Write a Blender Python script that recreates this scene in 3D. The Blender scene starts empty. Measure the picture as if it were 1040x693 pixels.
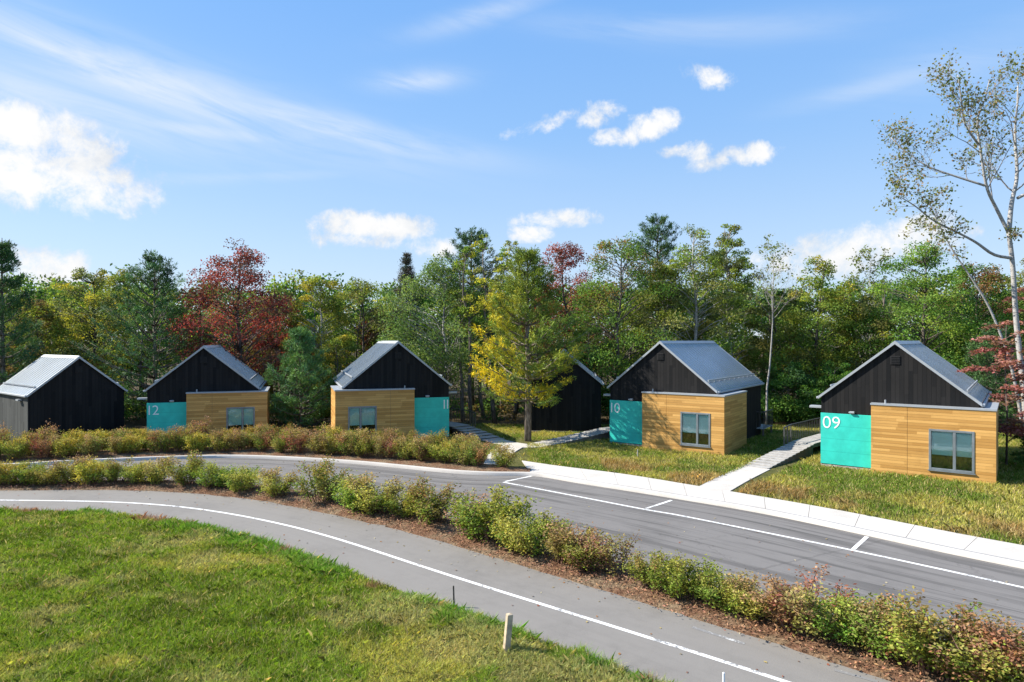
import bpy, bmesh, math, random
import numpy as np
from mathutils import Vector

R = math.radians
C = bpy.context.scene.collection
S = bpy.context.scene
FPX, Y0, CAMH = 667.0, 346.4, 5.5

# ------------------------------------------------------------------ camera
cam_d = bpy.data.cameras.new('camera')
cam = bpy.data.objects.new('camera', cam_d); C.objects.link(cam)
cam.location = (0, 0, CAMH); cam.rotation_euler = (R(90), 0, 0)
cam_d.sensor_width = 36; cam_d.lens = 36 * FPX / 1040
cam_d.clip_end = 6000; cam_d.clip_start = 0.1
S.camera = cam
S.view_settings.view_transform = 'Standard'; S.view_settings.look = 'None'
S.view_settings.gamma = 1; S.view_settings.use_curve_mapping = False
S.view_settings.exposure = 1.4
S.cycles.max_bounces = 6; S.cycles.diffuse_bounces = 3; S.cycles.transparent_max_bounces = 6

# ------------------------------------------------------------------ sun and sky
SUN_EL = 40.0
sdir = Vector((-1, 0.11, 0)).normalized() * math.cos(R(SUN_EL)); sdir.z = math.sin(R(SUN_EL))
sd = bpy.data.lights.new('sun', 'SUN'); sd.energy = 3.8; sd.angle = R(0.5); sd.color = (1, 0.93, 0.82)
so = bpy.data.objects.new('sun', sd); C.objects.link(so)
so.rotation_euler = sdir.to_track_quat('Z', 'Y').to_euler(); so.location = (-40, 5, 40)

W = bpy.data.worlds.new('World'); S.world = W; W.use_nodes = True
nt = W.node_tree; nt.nodes.clear()
class NB:
    def __init__(s, tree): s.t = tree; s.l = tree.links
    def n(s, typ, **kw):
        nd = s.t.nodes.new(typ)
        for k, v in kw.items(): setattr(nd, k, v)
        return nd
    def set(s, sock, v):
        if v is None: return
        if isinstance(v, bpy.types.NodeSocket): s.l.new(v, sock)
        else: sock.default_value = v
    def m(s, op, a, b=None, c=None, clamp=False):
        nd = s.n('ShaderNodeMath', operation=op, use_clamp=clamp)
        for i, v in enumerate((a, b, c)): s.set(nd.inputs[i], v)
        return nd.outputs[0]
    def v(s, op, a, b=None):
        nd = s.n('ShaderNodeVectorMath', operation=op)
        s.set(nd.inputs[0], a); s.set(nd.inputs[1], b)
        return nd.outputs[0]
    def mix(s, f, a, b, blend='MIX'):
        nd = s.n('ShaderNodeMix', data_type='RGBA', blend_type=blend)
        s.set(nd.inputs[0], f); s.set(nd.inputs[6], a); s.set(nd.inputs[7], b)
        return nd.outputs[2]
    def noise(s, vec, scale, detail=4, rough=.55, dim='3D', dist=0):
        nd = s.n('ShaderNodeTexNoise', noise_dimensions=dim)
        s.set(nd.inputs['Vector'], vec); nd.inputs['Scale'].default_value = scale
        nd.inputs['Detail'].default_value = detail; nd.inputs['Roughness'].default_value = rough
        nd.inputs['Distortion'].default_value = dist
        return nd.outputs['Fac']
    def ramp(s, f, a, b, smooth=True):
        nd = s.n('ShaderNodeMapRange', interpolation_type='SMOOTHSTEP' if smooth else 'LINEAR')
        s.set(nd.inputs[0], f); nd.inputs[1].default_value = a; nd.inputs[2].default_value = b
        return nd.outputs[0]
    def cr(s, f, stops):
        nd = s.n('ShaderNodeValToRGB'); e = nd.color_ramp.elements
        while len(e) < len(stops): e.new(.5)
        for i, (p, c) in enumerate(stops): e[i].position = p; e[i].color = (*c, 1)
        s.set(nd.inputs[0], f); return nd.outputs[0]

b = NB(nt)
SKY_STR = 0.13
sky = b.n('ShaderNodeTexSky', sky_type='NISHITA'); sky.sun_disc = False
sky.sun_elevation = R(SUN_EL); sky.sun_rotation = math.atan2(sdir.x, sdir.y)
sky.altitude = 100; sky.air_density = 1.0; sky.dust_density = 0.6; sky.ozone_density = 1.6
tc = b.n('ShaderNodeTexCoord').outputs['Generated']
sep = b.n('ShaderNodeSeparateXYZ'); b.l.new(tc, sep.inputs[0])
az = b.m('ARCTAN2', sep.outputs[0], sep.outputs[1]); el = b.m('ARCSINE', sep.outputs[2])
def ae(px, py):
    a = math.atan((px - 520) / FPX); return a, math.atan((Y0 - py) / FPX * math.cos(a))
# cumulus: (px, py, half width, half height, tilt, weight)
cum = [(50, 178, 128, 40, 0, 1), (25, 132, 52, 34, 0, 1), (80, 150, 60, 34, -.3, .9), (130, 190, 44, 30, 0, .8),
       (50, 272, 66, 24, 0, .8), (378, 230, 62, 16, 0, .9), (362, 245, 50, 10, 0, .6),
       (560, 124, 44, 9, .25, .55), (605, 118, 26, 11, .15, .6), (660, 129, 34, 17, .15, .95), (630, 138, 34, 10, .1, .75),
       (712, 76, 38, 11, -.35, .58), (748, 160, 44, 11, .1, .62), (712, 155, 14, 12, .5, .5), (690, 152, 26, 7, 0, .5),
       (538, 238, 22, 8, 0, .5), (560, 222, 40, 6, 0, .22), (868, 252, 100, 28, .12, .95), (930, 238, 60, 22, 0, .7),
        (440, 252, 34, 9, 0, .4)]
cd = None
for (px, py, rw, rh, tilt, wgt) in cum:
    a0, e0 = ae(px, py); ra = rw / FPX * math.cos(a0) ** 2; re = rh / FPX * math.cos(a0)
    da = b.m('SUBTRACT', az, a0); de = b.m('SUBTRACT', el, e0)
    ct, st = math.cos(tilt), math.sin(tilt)
    u = b.m('ADD', b.m('MULTIPLY', da, ct / ra), b.m('MULTIPLY', de, st / ra))
    w = b.m('ADD', b.m('MULTIPLY', da, -st / re), b.m('MULTIPLY', de, ct / re))
    d2 = b.m('ADD', b.m('MULTIPLY', u, u), b.m('MULTIPLY', w, w))
    k = b.m('SUBTRACT', wgt, b.m('MULTIPLY', d2, wgt))
    k = b.m('MAXIMUM', k, -1.0)
    cd = k if cd is None else b.m('SMOOTH_MAX', cd, k, 0.15)
n1 = b.noise(tc, 13, 8, .66, dist=.35)
n2 = b.noise(b.v('MULTIPLY', tc, (1, 1, 1.6)), 9, 6, .6)
n0 = b.noise(tc, 42, 6, .62, dist=.3)
dens = b.m('ADD', b.m('MULTIPLY', cd, 1.45), b.m('ADD', b.m('MULTIPLY', b.m('SUBTRACT', n1, .485), 5.2), b.m('MULTIPLY', b.m('SUBTRACT', n0, .5), 2.0)))
cmask = b.m('MULTIPLY', b.ramp(dens, -.1, 1.35), b.ramp(cd, -1.0, -.35))
# cirrus
ci = None
for (px, py, rw, rh, tilt, wgt) in [(150, 85, 330, 34, -.17, 1), (60, 105, 260, 30, -.15, .8), (330, 128, 190, 18, -.15, .95), (425, 82, 52, 12, .1, .8),
                                    (200, 132, 170, 12, .02, .75), (490, 15, 90, 12, .25, .5), (900, 85, 120, 14, .1, .4), (250, 180, 160, 8, .12, .3), (700, 30, 200, 16, -.1, .35),
                                    (980, 60, 150, 30, .1, .3)]:
    a0, e0 = ae(px, py); ra = rw / FPX * math.cos(a0) ** 2; re = rh / FPX * math.cos(a0)
    da = b.m('SUBTRACT', az, a0); de = b.m('SUBTRACT', el, e0)
    ct, st = math.cos(tilt), math.sin(tilt)
    u = b.m('ADD', b.m('MULTIPLY', da, ct / ra), b.m('MULTIPLY', de, st / ra))
    w = b.m('ADD', b.m('MULTIPLY', da, -st / re), b.m('MULTIPLY', de, ct / re))
    d2 = b.m('ADD', b.m('MULTIPLY', u, u), b.m('MULTIPLY', w, w))
    k = b.m('MULTIPLY', b.m('EXPONENT', b.m('MULTIPLY', d2, -1.6)), wgt)
    ci = k if ci is None else b.m('MAXIMUM', ci, k)
cxy = b.n('ShaderNodeCombineXYZ')
b.l.new(b.m('ADD', az, b.m('MULTIPLY', el, .2)), cxy.inputs[0]); b.l.new(b.m('MULTIPLY', b.m('ADD', el, b.m('MULTIPLY', az, .17)), 6), cxy.inputs[1])
n3 = b.noise(cxy.outputs[0], 5, 7, .6, dist=.6)
cim = b.m('MULTIPLY', b.m('MULTIPLY', ci, b.ramp(n3, .15, .7)), .95)
ctop = b.cr(b.ramp(b.m('ADD', n2, b.m('MULTIPLY', dens, .10)), .36, .72), [(0, (2.2, 2.32, 2.5)), (.45, (2.62, 2.68, 2.76)), (1, (2.95, 2.95, 2.95))])
grad = b.cr(b.ramp(el, 0, .55, False), [(0, (1.72, 2.05, 2.45)), (.25, (1.32, 1.86, 2.6)), (.55, (.80, 1.52, 2.68)), (1, (.46, 1.22, 2.66))])
base_sky = b.mix(.88, sky.outputs[0], grad)
col = b.mix(cim, base_sky, (2.35, 2.6, 2.95, 1))
col = b.mix(cmask, col, ctop)
bg = b.n('ShaderNodeBackground'); bg.inputs[1].default_value = SKY_STR; b.l.new(col, bg.inputs[0])
b.l.new(bg.outputs[0], b.n('ShaderNodeOutputWorld').inputs[0])

# ------------------------------------------------------------------ helpers
def U(px, py, z=0.0):
    Z = FPX * (CAMH - z) / (py - Y0)
    return np.array([(px - 520) * Z / FPX, Z])
def PX(px, Z): return (px - 520) * Z / FPX
def HT(py, Z): return CAMH + (Y0 - py) * Z / FPX

def tag(o, label=None, cat=None, group=None, kind=None):
    if label: o['label'] = label
    if cat: o['category'] = cat
    if group: o['group'] = group
    if kind: o['kind'] = kind
    return o
def empty(name, loc, rz=0):
    o = bpy.data.objects.new(name, None); C.objects.link(o); o.empty_display_size = .3
    o.location = loc; o.rotation_euler = (0, 0, rz); return o
def link(name, me, parent=None, mat=None):
    o = bpy.data.objects.new(name, me); C.objects.link(o)
    if parent: o.parent = parent
    if mat: me.materials.clear(); me.materials.append(mat)
    return o
def copy_tree(o, parent=None):
    c = o.copy(); C.objects.link(c)
    if parent: c.parent = parent
    for ch in list(o.children): copy_tree(ch, c)
    return c

class MB:
    def __init__(s): s.v = []; s.f = []
    def add(s, vs, fs):
        n = len(s.v); s.v += [tuple(map(float, p)) for p in vs]; s.f += [tuple(i + n for i in f) for f in fs]; return s
    def box(s, a, c):
        x0, x1 = sorted((a[0], c[0])); y0, y1 = sorted((a[1], c[1])); z0, z1 = sorted((a[2], c[2]))
        return s.add([(x0, y0, z0), (x1, y0, z0), (x1, y1, z0), (x0, y1, z0), (x0, y0, z1), (x1, y0, z1), (x1, y1, z1), (x0, y1, z1)],
                     [(0, 3, 2, 1), (4, 5, 6, 7), (0, 1, 5, 4), (1, 2, 6, 5), (2, 3, 7, 6), (3, 0, 4, 7)])
    def prism(s, prof, y0, y1):           # profile in x,z extruded along y
        n = len(prof); vs = [(p[0], y0, p[1]) for p in prof] + [(p[0], y1, p[1]) for p in prof]
        fs = [tuple(range(n)), tuple(range(2 * n - 1, n - 1, -1))] + [(i, i + n, (i + 1) % n + n, (i + 1) % n) for i in range(n)]
        return s.add(vs, fs)
    def bar(s, p, q, w, h):               # box beam between two points
        p = Vector(p); q = Vector(q); d = (q - p).normalized()
        side = d.cross(Vector((0, 0, 1)));
        if side.length < .01: side = Vector((1, 0, 0))
        side = side.normalized() * w / 2; up = side.cross(d).normalized() * h / 2
        vs = [p - side - up, p + side - up, p + side + up, p - side + up, q - side - up, q + side - up, q + side + up, q - side + up]
        return s.add(vs, [(0, 1, 2, 3), (7, 6, 5, 4), (0, 4, 5, 1), (1, 5, 6, 2), (2, 6, 7, 3), (3, 7, 4, 0)])
    def tube(s, pts, rad, sides=6):
        pts = [Vector(p) for p in pts]; n = len(pts); vs = []; fs = []
        for i, p in enumerate(pts):
            d = (pts[min(i + 1, n - 1)] - pts[max(i - 1, 0)])
            d = d.normalized() if d.length > 1e-6 else Vector((0, 0, 1))
            a = d.orthogonal().normalized(); c = d.cross(a)
            for k in range(sides):
                t = 2 * math.pi * k / sides
                vs.append(p + (a * math.cos(t) + c * math.sin(t)) * rad[i])
        for i in range(n - 1):
            for k in range(sides):
                k2 = (k + 1) % sides
                fs.append((i * sides + k, i * sides + k2, (i + 1) * sides + k2, (i + 1) * sides + k))
        fs.append(tuple(range(sides - 1, -1, -1))); fs.append(tuple((n - 1) * sides + k for k in range(sides)))
        return s.add(vs, fs)
    def mesh(s, name, smooth=False, fix=False):
        me = bpy.data.meshes.new(name); me.from_pydata(s.v, [], s.f); me.update()
        if fix:
            bm = bmesh.new(); bm.from_mesh(me); bmesh.ops.recalc_face_normals(bm, faces=bm.faces); bm.to_mesh(me); bm.free()
        if smooth: me.polygons.foreach_set('use_smooth', [True] * len(me.polygons))
        return me
    def build(s, name, mat, parent=None, smooth=False, bevel=0, fix=True):
        o = link(name, s.mesh(name, smooth, fix), parent, mat)
        if bevel:
            m = o.modifiers.new('b', 'BEVEL'); m.width = bevel; m.segments = 1; m.limit_method = 'ANGLE'
        return o

def np_mesh(name, verts, nper, tint=None, mat=None):
    """verts (N*nper,3): N separate faces of nper corners each"""
    nv = len(verts); nf = nv // nper
    me = bpy.data.meshes.new(name)
    me.vertices.add(nv); me.vertices.foreach_set('co', np.ascontiguousarray(verts, dtype=np.float32).ravel())
    me.loops.add(nv); me.loops.foreach_set('vertex_index', np.arange(nv, dtype=np.int32))
    me.polygons.add(nf); me.polygons.foreach_set('loop_start', np.arange(0, nv, nper, dtype=np.int32))
    try: me.polygons.foreach_set('loop_total', np.full(nf, nper, dtype=np.int32))
    except Exception: pass
    me.update(calc_edges=True)
    if tint is not None:
        at = me.attributes.new('tint', 'FLOAT_COLOR', 'POINT')
        t4 = np.ones((nv, 4), dtype=np.float32); t4[:, :3] = np.repeat(tint, nper, axis=0)
        at.data.foreach_set('color', t4.ravel())
    if mat: me.materials.append(mat)
    return me

def unit(v): return v / np.maximum(np.linalg.norm(v, axis=-1, keepdims=True), 1e-9)
def leaf_quads(rng, c, ln, wd, nrm=None, axis=None):
    """diamond leaves at centres c"""
    N = len(c)
    if nrm is None: nrm = unit(rng.normal(size=(N, 3)))
    if axis is None: axis = rng.normal(size=(N, 3))
    a = unit(axis - nrm * (axis * nrm).sum(1, keepdims=True)); bb = np.cross(nrm, a)
    ln = np.broadcast_to(ln, (N,))[:, None]; wd = np.broadcast_to(wd, (N,))[:, None]
    return np.stack([c - a * ln * .5, c + bb * wd * .5 + a * ln * .05, c + a * ln * .5, c - bb * wd * .5 + a * ln * .05], 1).reshape(-1, 3)

_tab = np.random.default_rng(5).random((256, 256))
def vnoise(x, y):
    x = np.asarray(x, float); y = np.asarray(y, float)
    xi = np.floor(x).astype(int); yi = np.floor(y).astype(int); fx = x - xi; fy = y - yi
    fx = fx * fx * (3 - 2 * fx); fy = fy * fy * (3 - 2 * fy)
    g = lambda i, j: _tab[i % 256, j % 256]
    return (g(xi, yi) * (1 - fx) + g(xi + 1, yi) * fx) * (1 - fy) + (g(xi, yi + 1) * (1 - fx) + g(xi + 1, yi + 1) * fx) * fy
def fbm(x, y, o=4):
    r = 0; a = .5; t = 0
    for i in range(o): r = r + a * vnoise(x * 2 ** i + 17 * i, y * 2 ** i + 31 * i); t += a; a *= .5
    return r / t

def spline(pts, step=.4):
    p = np.array(pts, float); q = np.vstack([2 * p[0] - p[1], p, 2 * p[-1] - p[-2]]); out = []
    for i in range(1, len(q) - 2):
        p0, p1, p2, p3 = q[i - 1:i + 3]; n = max(2, int(np.linalg.norm(p2 - p1) / step * 2))
        for t in np.linspace(0, 1, n, endpoint=False):
            out.append(.5 * (2 * p1 + (p2 - p0) * t + (2 * p0 - 5 * p1 + 4 * p2 - p3) * t * t + (3 * p1 - p0 - 3 * p2 + p3) * t ** 3))
    out.append(q[-2]); out = np.array(out)
    d = np.r_[0, np.cumsum(np.linalg.norm(np.diff(out, axis=0), axis=1))]
    s = np.linspace(0, d[-1], max(2, int(d[-1] / step)))
    return np.stack([np.interp(s, d, out[:, k]) for k in range(out.shape[1])], 1)
def normals2(p):
    t = np.gradient(p[:, :2], axis=0); t /= np.linalg.norm(t, axis=1, keepdims=True)
    return np.stack([-t[:, 1], t[:, 0]], 1)     # left of travel; travelling +x it points to +y (away from camera)
def offs(p, d): return p + normals2(p) * np.broadcast_to(np.asarray(d), (len(p),))[:, None]
def arclen(p): return np.r_[0, np.cumsum(np.linalg.norm(np.diff(p, axis=0), axis=1))]
def strip(name, rows, mat, uv=True, kind='structure', parent=None):
    """rows: list of (n,3) arrays, quads between neighbours; UV u = metres along, v = metres across"""
    n = len(rows[0]); k = len(rows); vs = np.concatenate(rows); fs = []
    for r in range(k - 1):
        for i in range(n - 1): fs.append((r * n + i, r * n + i + 1, (r + 1) * n + i + 1, (r + 1) * n + i))
    me = bpy.data.meshes.new(name); me.from_pydata(vs.tolist(), [], fs); me.update()
    al = arclen(rows[0][:, :2]); ac = [0]
    for r in range(1, k): ac.append(ac[-1] + float(np.mean(np.linalg.norm(rows[r] - rows[r - 1], axis=1))))
    uvl = me.uv_layers.new(name='UVMap')
    li = np.empty(len(me.loops), dtype=np.int32); me.loops.foreach_get('vertex_index', li)
    uvs = np.stack([al[li % n], np.array(ac)[li // n]], 1).astype(np.float32)
    uvl.data.foreach_set('uv', uvs.ravel())
    me.polygons.foreach_set('use_smooth', [True] * len(me.polygons))
    o = link(name, me, parent, mat)
    if kind: o['kind'] = kind
    return o
def z3(p, z): return np.c_[p, np.broadcast_to(np.asarray(z, float), (len(p),))]

# ------------------------------------------------------------------ materials
def mat(name):
    m = bpy.data.materials.new(name); m.use_nodes = True; t = m.node_tree; t.nodes.clear()
    q = NB(t); p = q.n('ShaderNodeBsdfPrincipled'); o = q.n('ShaderNodeOutputMaterial'); t.links.new(p.outputs[0], o.inputs[0])
    return m, q, p, o
def setp(q, p, **kw):
    nm = dict(base='Base Color', rough='Roughness', metal='Metallic', spec='Specular IOR Level', normal='Normal')
    for k, v in kw.items():
        if k == 'base' and not isinstance(v, bpy.types.NodeSocket): v = (*v, 1)
        q.set(p.inputs[nm[k]], v)
def bump(q, h, strength=.3, dist=.01):
    n = q.n('ShaderNodeBump'); n.inputs['Strength'].default_value = strength; n.inputs['Distance'].default_value = dist
    q.l.new(h, n.inputs['Height']); return n.outputs[0]
def objco(q): return q.n('ShaderNodeTexCoord').outputs['Object']
def geo(q): return q.n('ShaderNodeNewGeometry').outputs['Position']

def simple(name, col, rough=.6, metal=0, spec=.4, var=.15, scale=3):
    m, q, p, o = mat(name); n = q.noise(objco(q), scale, 5, .6)
    c = q.mix(q.ramp(n, .3, .7), (*[x * (1 - var) for x in col], 1), (*[x * (1 + var) for x in col], 1))
    setp(q, p, base=c, rough=rough, metal=metal, spec=spec); return m
def foliage(name, transl=.35, objvar=.12, gain=1.5):
    m, q, p, o = mat(name)
    a = q.n('ShaderNodeAttribute', attribute_name='tint').outputs['Color']
    r = q.n('ShaderNodeObjectInfo').outputs['Random']
    hs = q.n('ShaderNodeHueSaturation')
    hs.inputs['Hue'].default_value = .5
    q.l.new(q.m('ADD', .5 - objvar * .12, q.m('MULTIPLY', r, objvar * .24)), hs.inputs['Hue'])
    q.l.new(q.m('ADD', gain * (1 - objvar), q.m('MULTIPLY', r, 2 * objvar * gain)), hs.inputs['Value'])
    q.l.new(a, hs.inputs['Color'])
    setp(q, p, base=hs.outputs[0], rough=.6, spec=.12)
    tr = q.n('ShaderNodeBsdfTranslucent'); q.l.new(q.mix(1, hs.outputs[0], (1.25, 1.2, .7, 1), 'MULTIPLY'), tr.inputs[0])
    mx = q.n('ShaderNodeMixShader'); mx.inputs[0].default_value = transl
    q.l.new(p.outputs[0], mx.inputs[1]); q.l.new(tr.outputs[0], mx.inputs[2]); q.l.new(mx.outputs[0], o.inputs[0])
    return m

M = {}
M['leaf'] = foliage('leaf', .42, .12, 1.75); M['needle'] = foliage('needle', .2, .08, 1.75); M['shrub_leaf'] = foliage('shrub_leaf', .35, .15, 1.6)
M['blade'] = foliage('grass_blade', .3, 0)

def bark(name, c1, c2, sc=(6, 6, 1.2), th=(.4, .6)):
    m, q, p, o = mat(name); n = q.noise(q.v('MULTIPLY', objco(q), sc), 2.5, 6, .65)
    setp(q, p, base=q.cr(n, [(th[0], c1), (th[1], c2)]), rough=.85, spec=.2, normal=bump(q, n, .6, .03)); return m
M['bark'] = bark('bark', (.05, .042, .035), (.17, .145, .12))
M['pine_bark'] = bark('pine_bark', (.09, .07, .055), (.26, .22, .18))
M['birch_bark'] = bark('birch_bark', (.09, .085, .08), (.37, .355, .335), (2, 2, 7), (.36, .46))
M['twig'] = simple('twig', (.13, .10, .085), .8)
M['grey_twig'] = simple('grey_twig', (.22, .205, .195), .8)
M['shrub_stem'] = simple('shrub_stem', (.16, .09, .06), .8)

# terrain
m, q, p, o = mat('meadow_ground'); g = geo(q)
n = q.noise(g, .35, 6, .6); n2_ = q.noise(g, 2.5, 6, .7); n3_ = q.noise(g, 25, 4, .7)
c = q.cr(q.m('ADD', q.m('MULTIPLY', n, .55), q.m('MULTIPLY', n2_, .45)), [(.32, (.05, .06, .018)), (.48, (.10, .10, .032)), (.62, (.17, .15, .06)), (.75, (.26, .21, .12))])
c = q.mix(q.m('MULTIPLY', q.ramp(n3_, .35, .7), .5), c, (.03, .035, .012, 1))
# forest floor beyond the lawns
sp = q.n('ShaderNodeSeparateXYZ'); q.l.new(g, sp.inputs[0])
ff = q.ramp(q.m('ADD', sp.outputs[1], q.m('MULTIPLY', q.m('SUBTRACT', n, .5), 8)), 41, 44)
c = q.mix(ff, c, q.cr(n3_, [(.35, (.045, .035, .02)), (.65, (.12, .09, .05))]))
setp(q, p, base=c, rough=.95, spec=.1, normal=bump(q, n3_, .8, .05)); M['ground'] = m

def asphalt(name, base, patch, streak=0):
    m, q, p, o = mat(name); g = geo(q)
    uv = q.n('ShaderNodeUVMap').outputs[0]
    big = q.noise(g, .35, 5, .6); fine = q.noise(g, 45, 3, .8); mid = q.noise(g, 4, 5, .6)
    f = q.m('ADD', q.m('MULTIPLY', big, .6), q.m('ADD', q.m('MULTIPLY', mid, .25), q.m('MULTIPLY', fine, .30)))
    c = q.mix(q.ramp(f, .38, .62), (*[x * (1 - patch) for x in base], 1), (*[x * (1 + patch) for x in base], 1))
    if streak:
        s1 = q.noise(q.v('MULTIPLY', uv, (.07, 1.0, 1)), 2.2, 4, .6, dist=.4)
        s2 = q.noise(q.v('MULTIPLY', uv, (.05, 2.0, 1)), 4.0, 3, .6, dist=.5)
        c = q.mix(q.m('MULTIPLY', q.ramp(s1, .49, .62), streak), c, (*[x * .50 for x in base], 1))
        c = q.mix(q.m('MULTIPLY', q.ramp(s2, .55, .63), streak * .9), c, (*[x * .45 for x in base], 1))
    if streak > .3:
        vo = q.n('ShaderNodeTexVoronoi', feature='DISTANCE_TO_EDGE'); q.l.new(q.v('ADD', g, q.v('MULTIPLY', (1, 1, 0), q.m('MULTIPLY', mid, .7))), vo.inputs['Vector']); vo.inputs['Scale'].default_value = .14
        ck = q.m('MULTIPLY', q.m('SUBTRACT', 1, q.ramp(vo.outputs['Distance'], .001, .004)), .3)
        c = q.mix(ck, c, (*[x * .35 for x in base], 1))
    setp(q, p, base=c, rough=.85, spec=.3, normal=bump(q, fine, .35, .01)); return m
M['road'] = asphalt('road_asphalt', (.150, .141, .133), .10, .62)
M['bay'] = asphalt('bay_asphalt', (.10, .10, .10), .12, .35)
M['path'] = asphalt('path_asphalt', (.178, .166, .150), .11, .06)
def paint(name, wear, alb=.72):
    m, q, p, o = mat(name); g = geo(q); n = q.noise(g, 14, 5, .7); n2 = q.noise(g, 1.2, 3, .5)
    f = q.m('ADD', n, q.m('MULTIPLY', q.m('SUBTRACT', n2, .5), .8))
    c = q.mix(q.ramp(f, wear - .06, wear + .1), (.19, .185, .18, 1), (alb, alb, alb * .97, 1)); setp(q, p, base=c, rough=.7); return m
M['paint'] = paint('white_road_paint', .34); M['worn_paint'] = paint('worn_road_paint', .62, .5)
m, q, p, o = mat('pale_concrete'); g = geo(q)
n = q.noise(g, .8, 5, .6); n4 = q.noise(g, 12, 5, .7)
setp(q, p, base=q.cr(q.m('ADD', q.m('MULTIPLY', n, .6), q.m('MULTIPLY', n4, .4)), [(.3, (.40, .375, .335)), (.5, (.48, .45, .41)), (.7, (.53, .50, .46))]), rough=.85, spec=.2, normal=bump(q, n4, .2, .01)); M['concrete'] = m
M['concrete_grey'] = simple('grey_concrete', (.36, .34, .31), .9, 0, .2, .25, 4)
m, q, p, o = mat('bark_mulch'); g = geo(q); n = q.noise(g, 18, 6, .75); n2_ = q.noise(g, 1.3, 4, .6)
setp(q, p, base=q.mix(q.ramp(n2_, .4, .65), q.cr(n, [(.35, (.05, .026, .016)), (.5, (.16, .085, .05)), (.66, (.34, .21, .13))]), q.cr(n, [(.35, (.09, .06, .035)), (.6, (.30, .22, .14))])), rough=.95, spec=.1, normal=bump(q, n, 1, .06)); M['mulch'] = m
M['mulch_chip'] = foliage('mulch_chip', 0, 0, 1)

# house materials (object coordinates of each part equal the cabin's own axes)
def boards(name, c_lo, c_hi, pitch, vertical, gap, rough, spec, grain):
    m, q, p, o = mat(name); co = objco(q); s = q.n('ShaderNodeSeparateXYZ'); q.l.new(co, s.inputs[0])
    t = q.m('ADD', s.outputs[0], s.outputs[1]) if vertical else s.outputs[2]
    x = q.m('DIVIDE', t, pitch); idx = q.m('FLOOR', x); fr = q.m('FRACT', x)
    along = s.outputs[2] if vertical else q.m('ADD', s.outputs[0], q.m('MULTIPLY', s.outputs[1], 1.0))
    # butt joints: boards differ every few metres
    wn0 = q.n('ShaderNodeTexWhiteNoise', noise_dimensions='1D'); q.l.new(idx, wn0.inputs['W'])
    seg = q.m('FLOOR', q.m('ADD', q.m('DIVIDE', along, 2.1), q.m('MULTIPLY', wn0.outputs[0], 5)))
    wn = q.n('ShaderNodeTexWhiteNoise', noise_dimensions='2D'); cv = q.n('ShaderNodeCombineXYZ')
    q.l.new(idx, cv.inputs[0]); q.l.new(seg, cv.inputs[1]); q.l.new(cv.outputs[0], wn.inputs['Vector'])
    gv = q.n('ShaderNodeCombineXYZ'); q.l.new(q.m('MULTIPLY', along, .5), gv.inputs[0]); q.l.new(q.m('MULTIPLY', t, 14), gv.inputs[1]); q.l.new(q.m('MULTIPLY', idx, 7.3), gv.inputs[2])
    gr = q.noise(gv.outputs[0], 2.2, 5, .6, dist=.4)
    f = q.m('ADD', q.m('MULTIPLY', wn.outputs[0], 1 - grain), q.m('MULTIPLY', gr, grain))
    c = q.mix(q.ramp(f, .15, .85), (*c_lo, 1), (*c_hi, 1))
    wz = q.noise(co, .9, 4, .6); c = q.mix(q.m('MULTIPLY', q.ramp(wz, .45, .75), .25), c, (*[x * .6 for x in c_lo], 1))
    ln = q.m('LESS_THAN', fr, gap); c = q.mix(q.m('MULTIPLY', ln, .75), c, (*[x * .22 for x in c_lo], 1))
    hgt = q.m('SUBTRACT', q.m('MULTIPLY', gr, .15), ln)
    setp(q, p, base=c, rough=rough, spec=spec, normal=bump(q, hgt, .5, .012)); return m
M['black_board'] = boards('charred_black_boards', (.0075, .008, .009), (.019, .018, .018), .16, True, .07, .75, .15, .35)
M['grey_board'] = boards('sunlit_black_boards', (.040, .043, .042), (.075, .078, .075), .16, True, .07, .75, .2, .4)  # lit copy of the black boards: sunlight put into the colour
M['wood'] = boards('golden_timber', (.40, .205, .050), (.63, .36, .11), .115, False, .07, .5, .35, .45)
M['teal'] = simple('turquoise_panel', (.032, .51, .42), .5, 0, .35, .09, 2.2)
M['roof'] = simple('grey_metal_roof', (.40, .44, .475), .27, .85, .4, .06, .8)
M['trim'] = simple('pale_grey_trim', (.36, .385, .41), .45, .3, .5, .05)
M['white'] = simple('white_number_vinyl', (.82, .83, .82), .5, 0, .4, .02)
M['dark'] = simple('black_vent', (.006, .006, .007), .7)
M['frame'] = simple('grey_window_frame', (.22, .25, .27), .4, .4)
M['blind'] = simple('pale_roller_blind', (.64, .87, .83), .8, 0, .2, .04)
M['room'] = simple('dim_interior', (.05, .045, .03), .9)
M['steel'] = simple('railing_steel', (.12, .12, .12), .45, .6)
M['deck'] = simple('weathered_deck_boards', (.36, .345, .32), .8, 0, .2, .18, 5)
M['deck_dark'] = simple('deck_framing', (.16, .13, .10), .85)
M['stake'] = simple('weathered_stake', (.42, .34, .24), .85, 0, .2, .25, 9)
M['unit'] = simple('grey_steel_box', (.10, .11, .12), .5, .3)
m, q, p, o = mat('window_glass')
gl = q.n('ShaderNodeBsdfGlossy'); gl.inputs['Roughness'].default_value = .02; gl.inputs[0].default_value = (.8, .9, .95, 1)
tp = q.n('ShaderNodeBsdfTransparent'); tp.inputs[0].default_value = (.86, .94, .93, 1)
fz = q.n('ShaderNodeFresnel'); fz.inputs[0].default_value = 1.55
mx = q.n('ShaderNodeMixShader'); q.l.new(q.m('ADD', q.m('MULTIPLY', fz.outputs[0], .9), .06), mx.inputs[0]); q.l.new(tp.outputs[0], mx.inputs[1]); q.l.new(gl.outputs[0], mx.inputs[2]); q.l.new(mx.outputs[0], o.inputs[0])
M['glass'] = m

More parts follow.
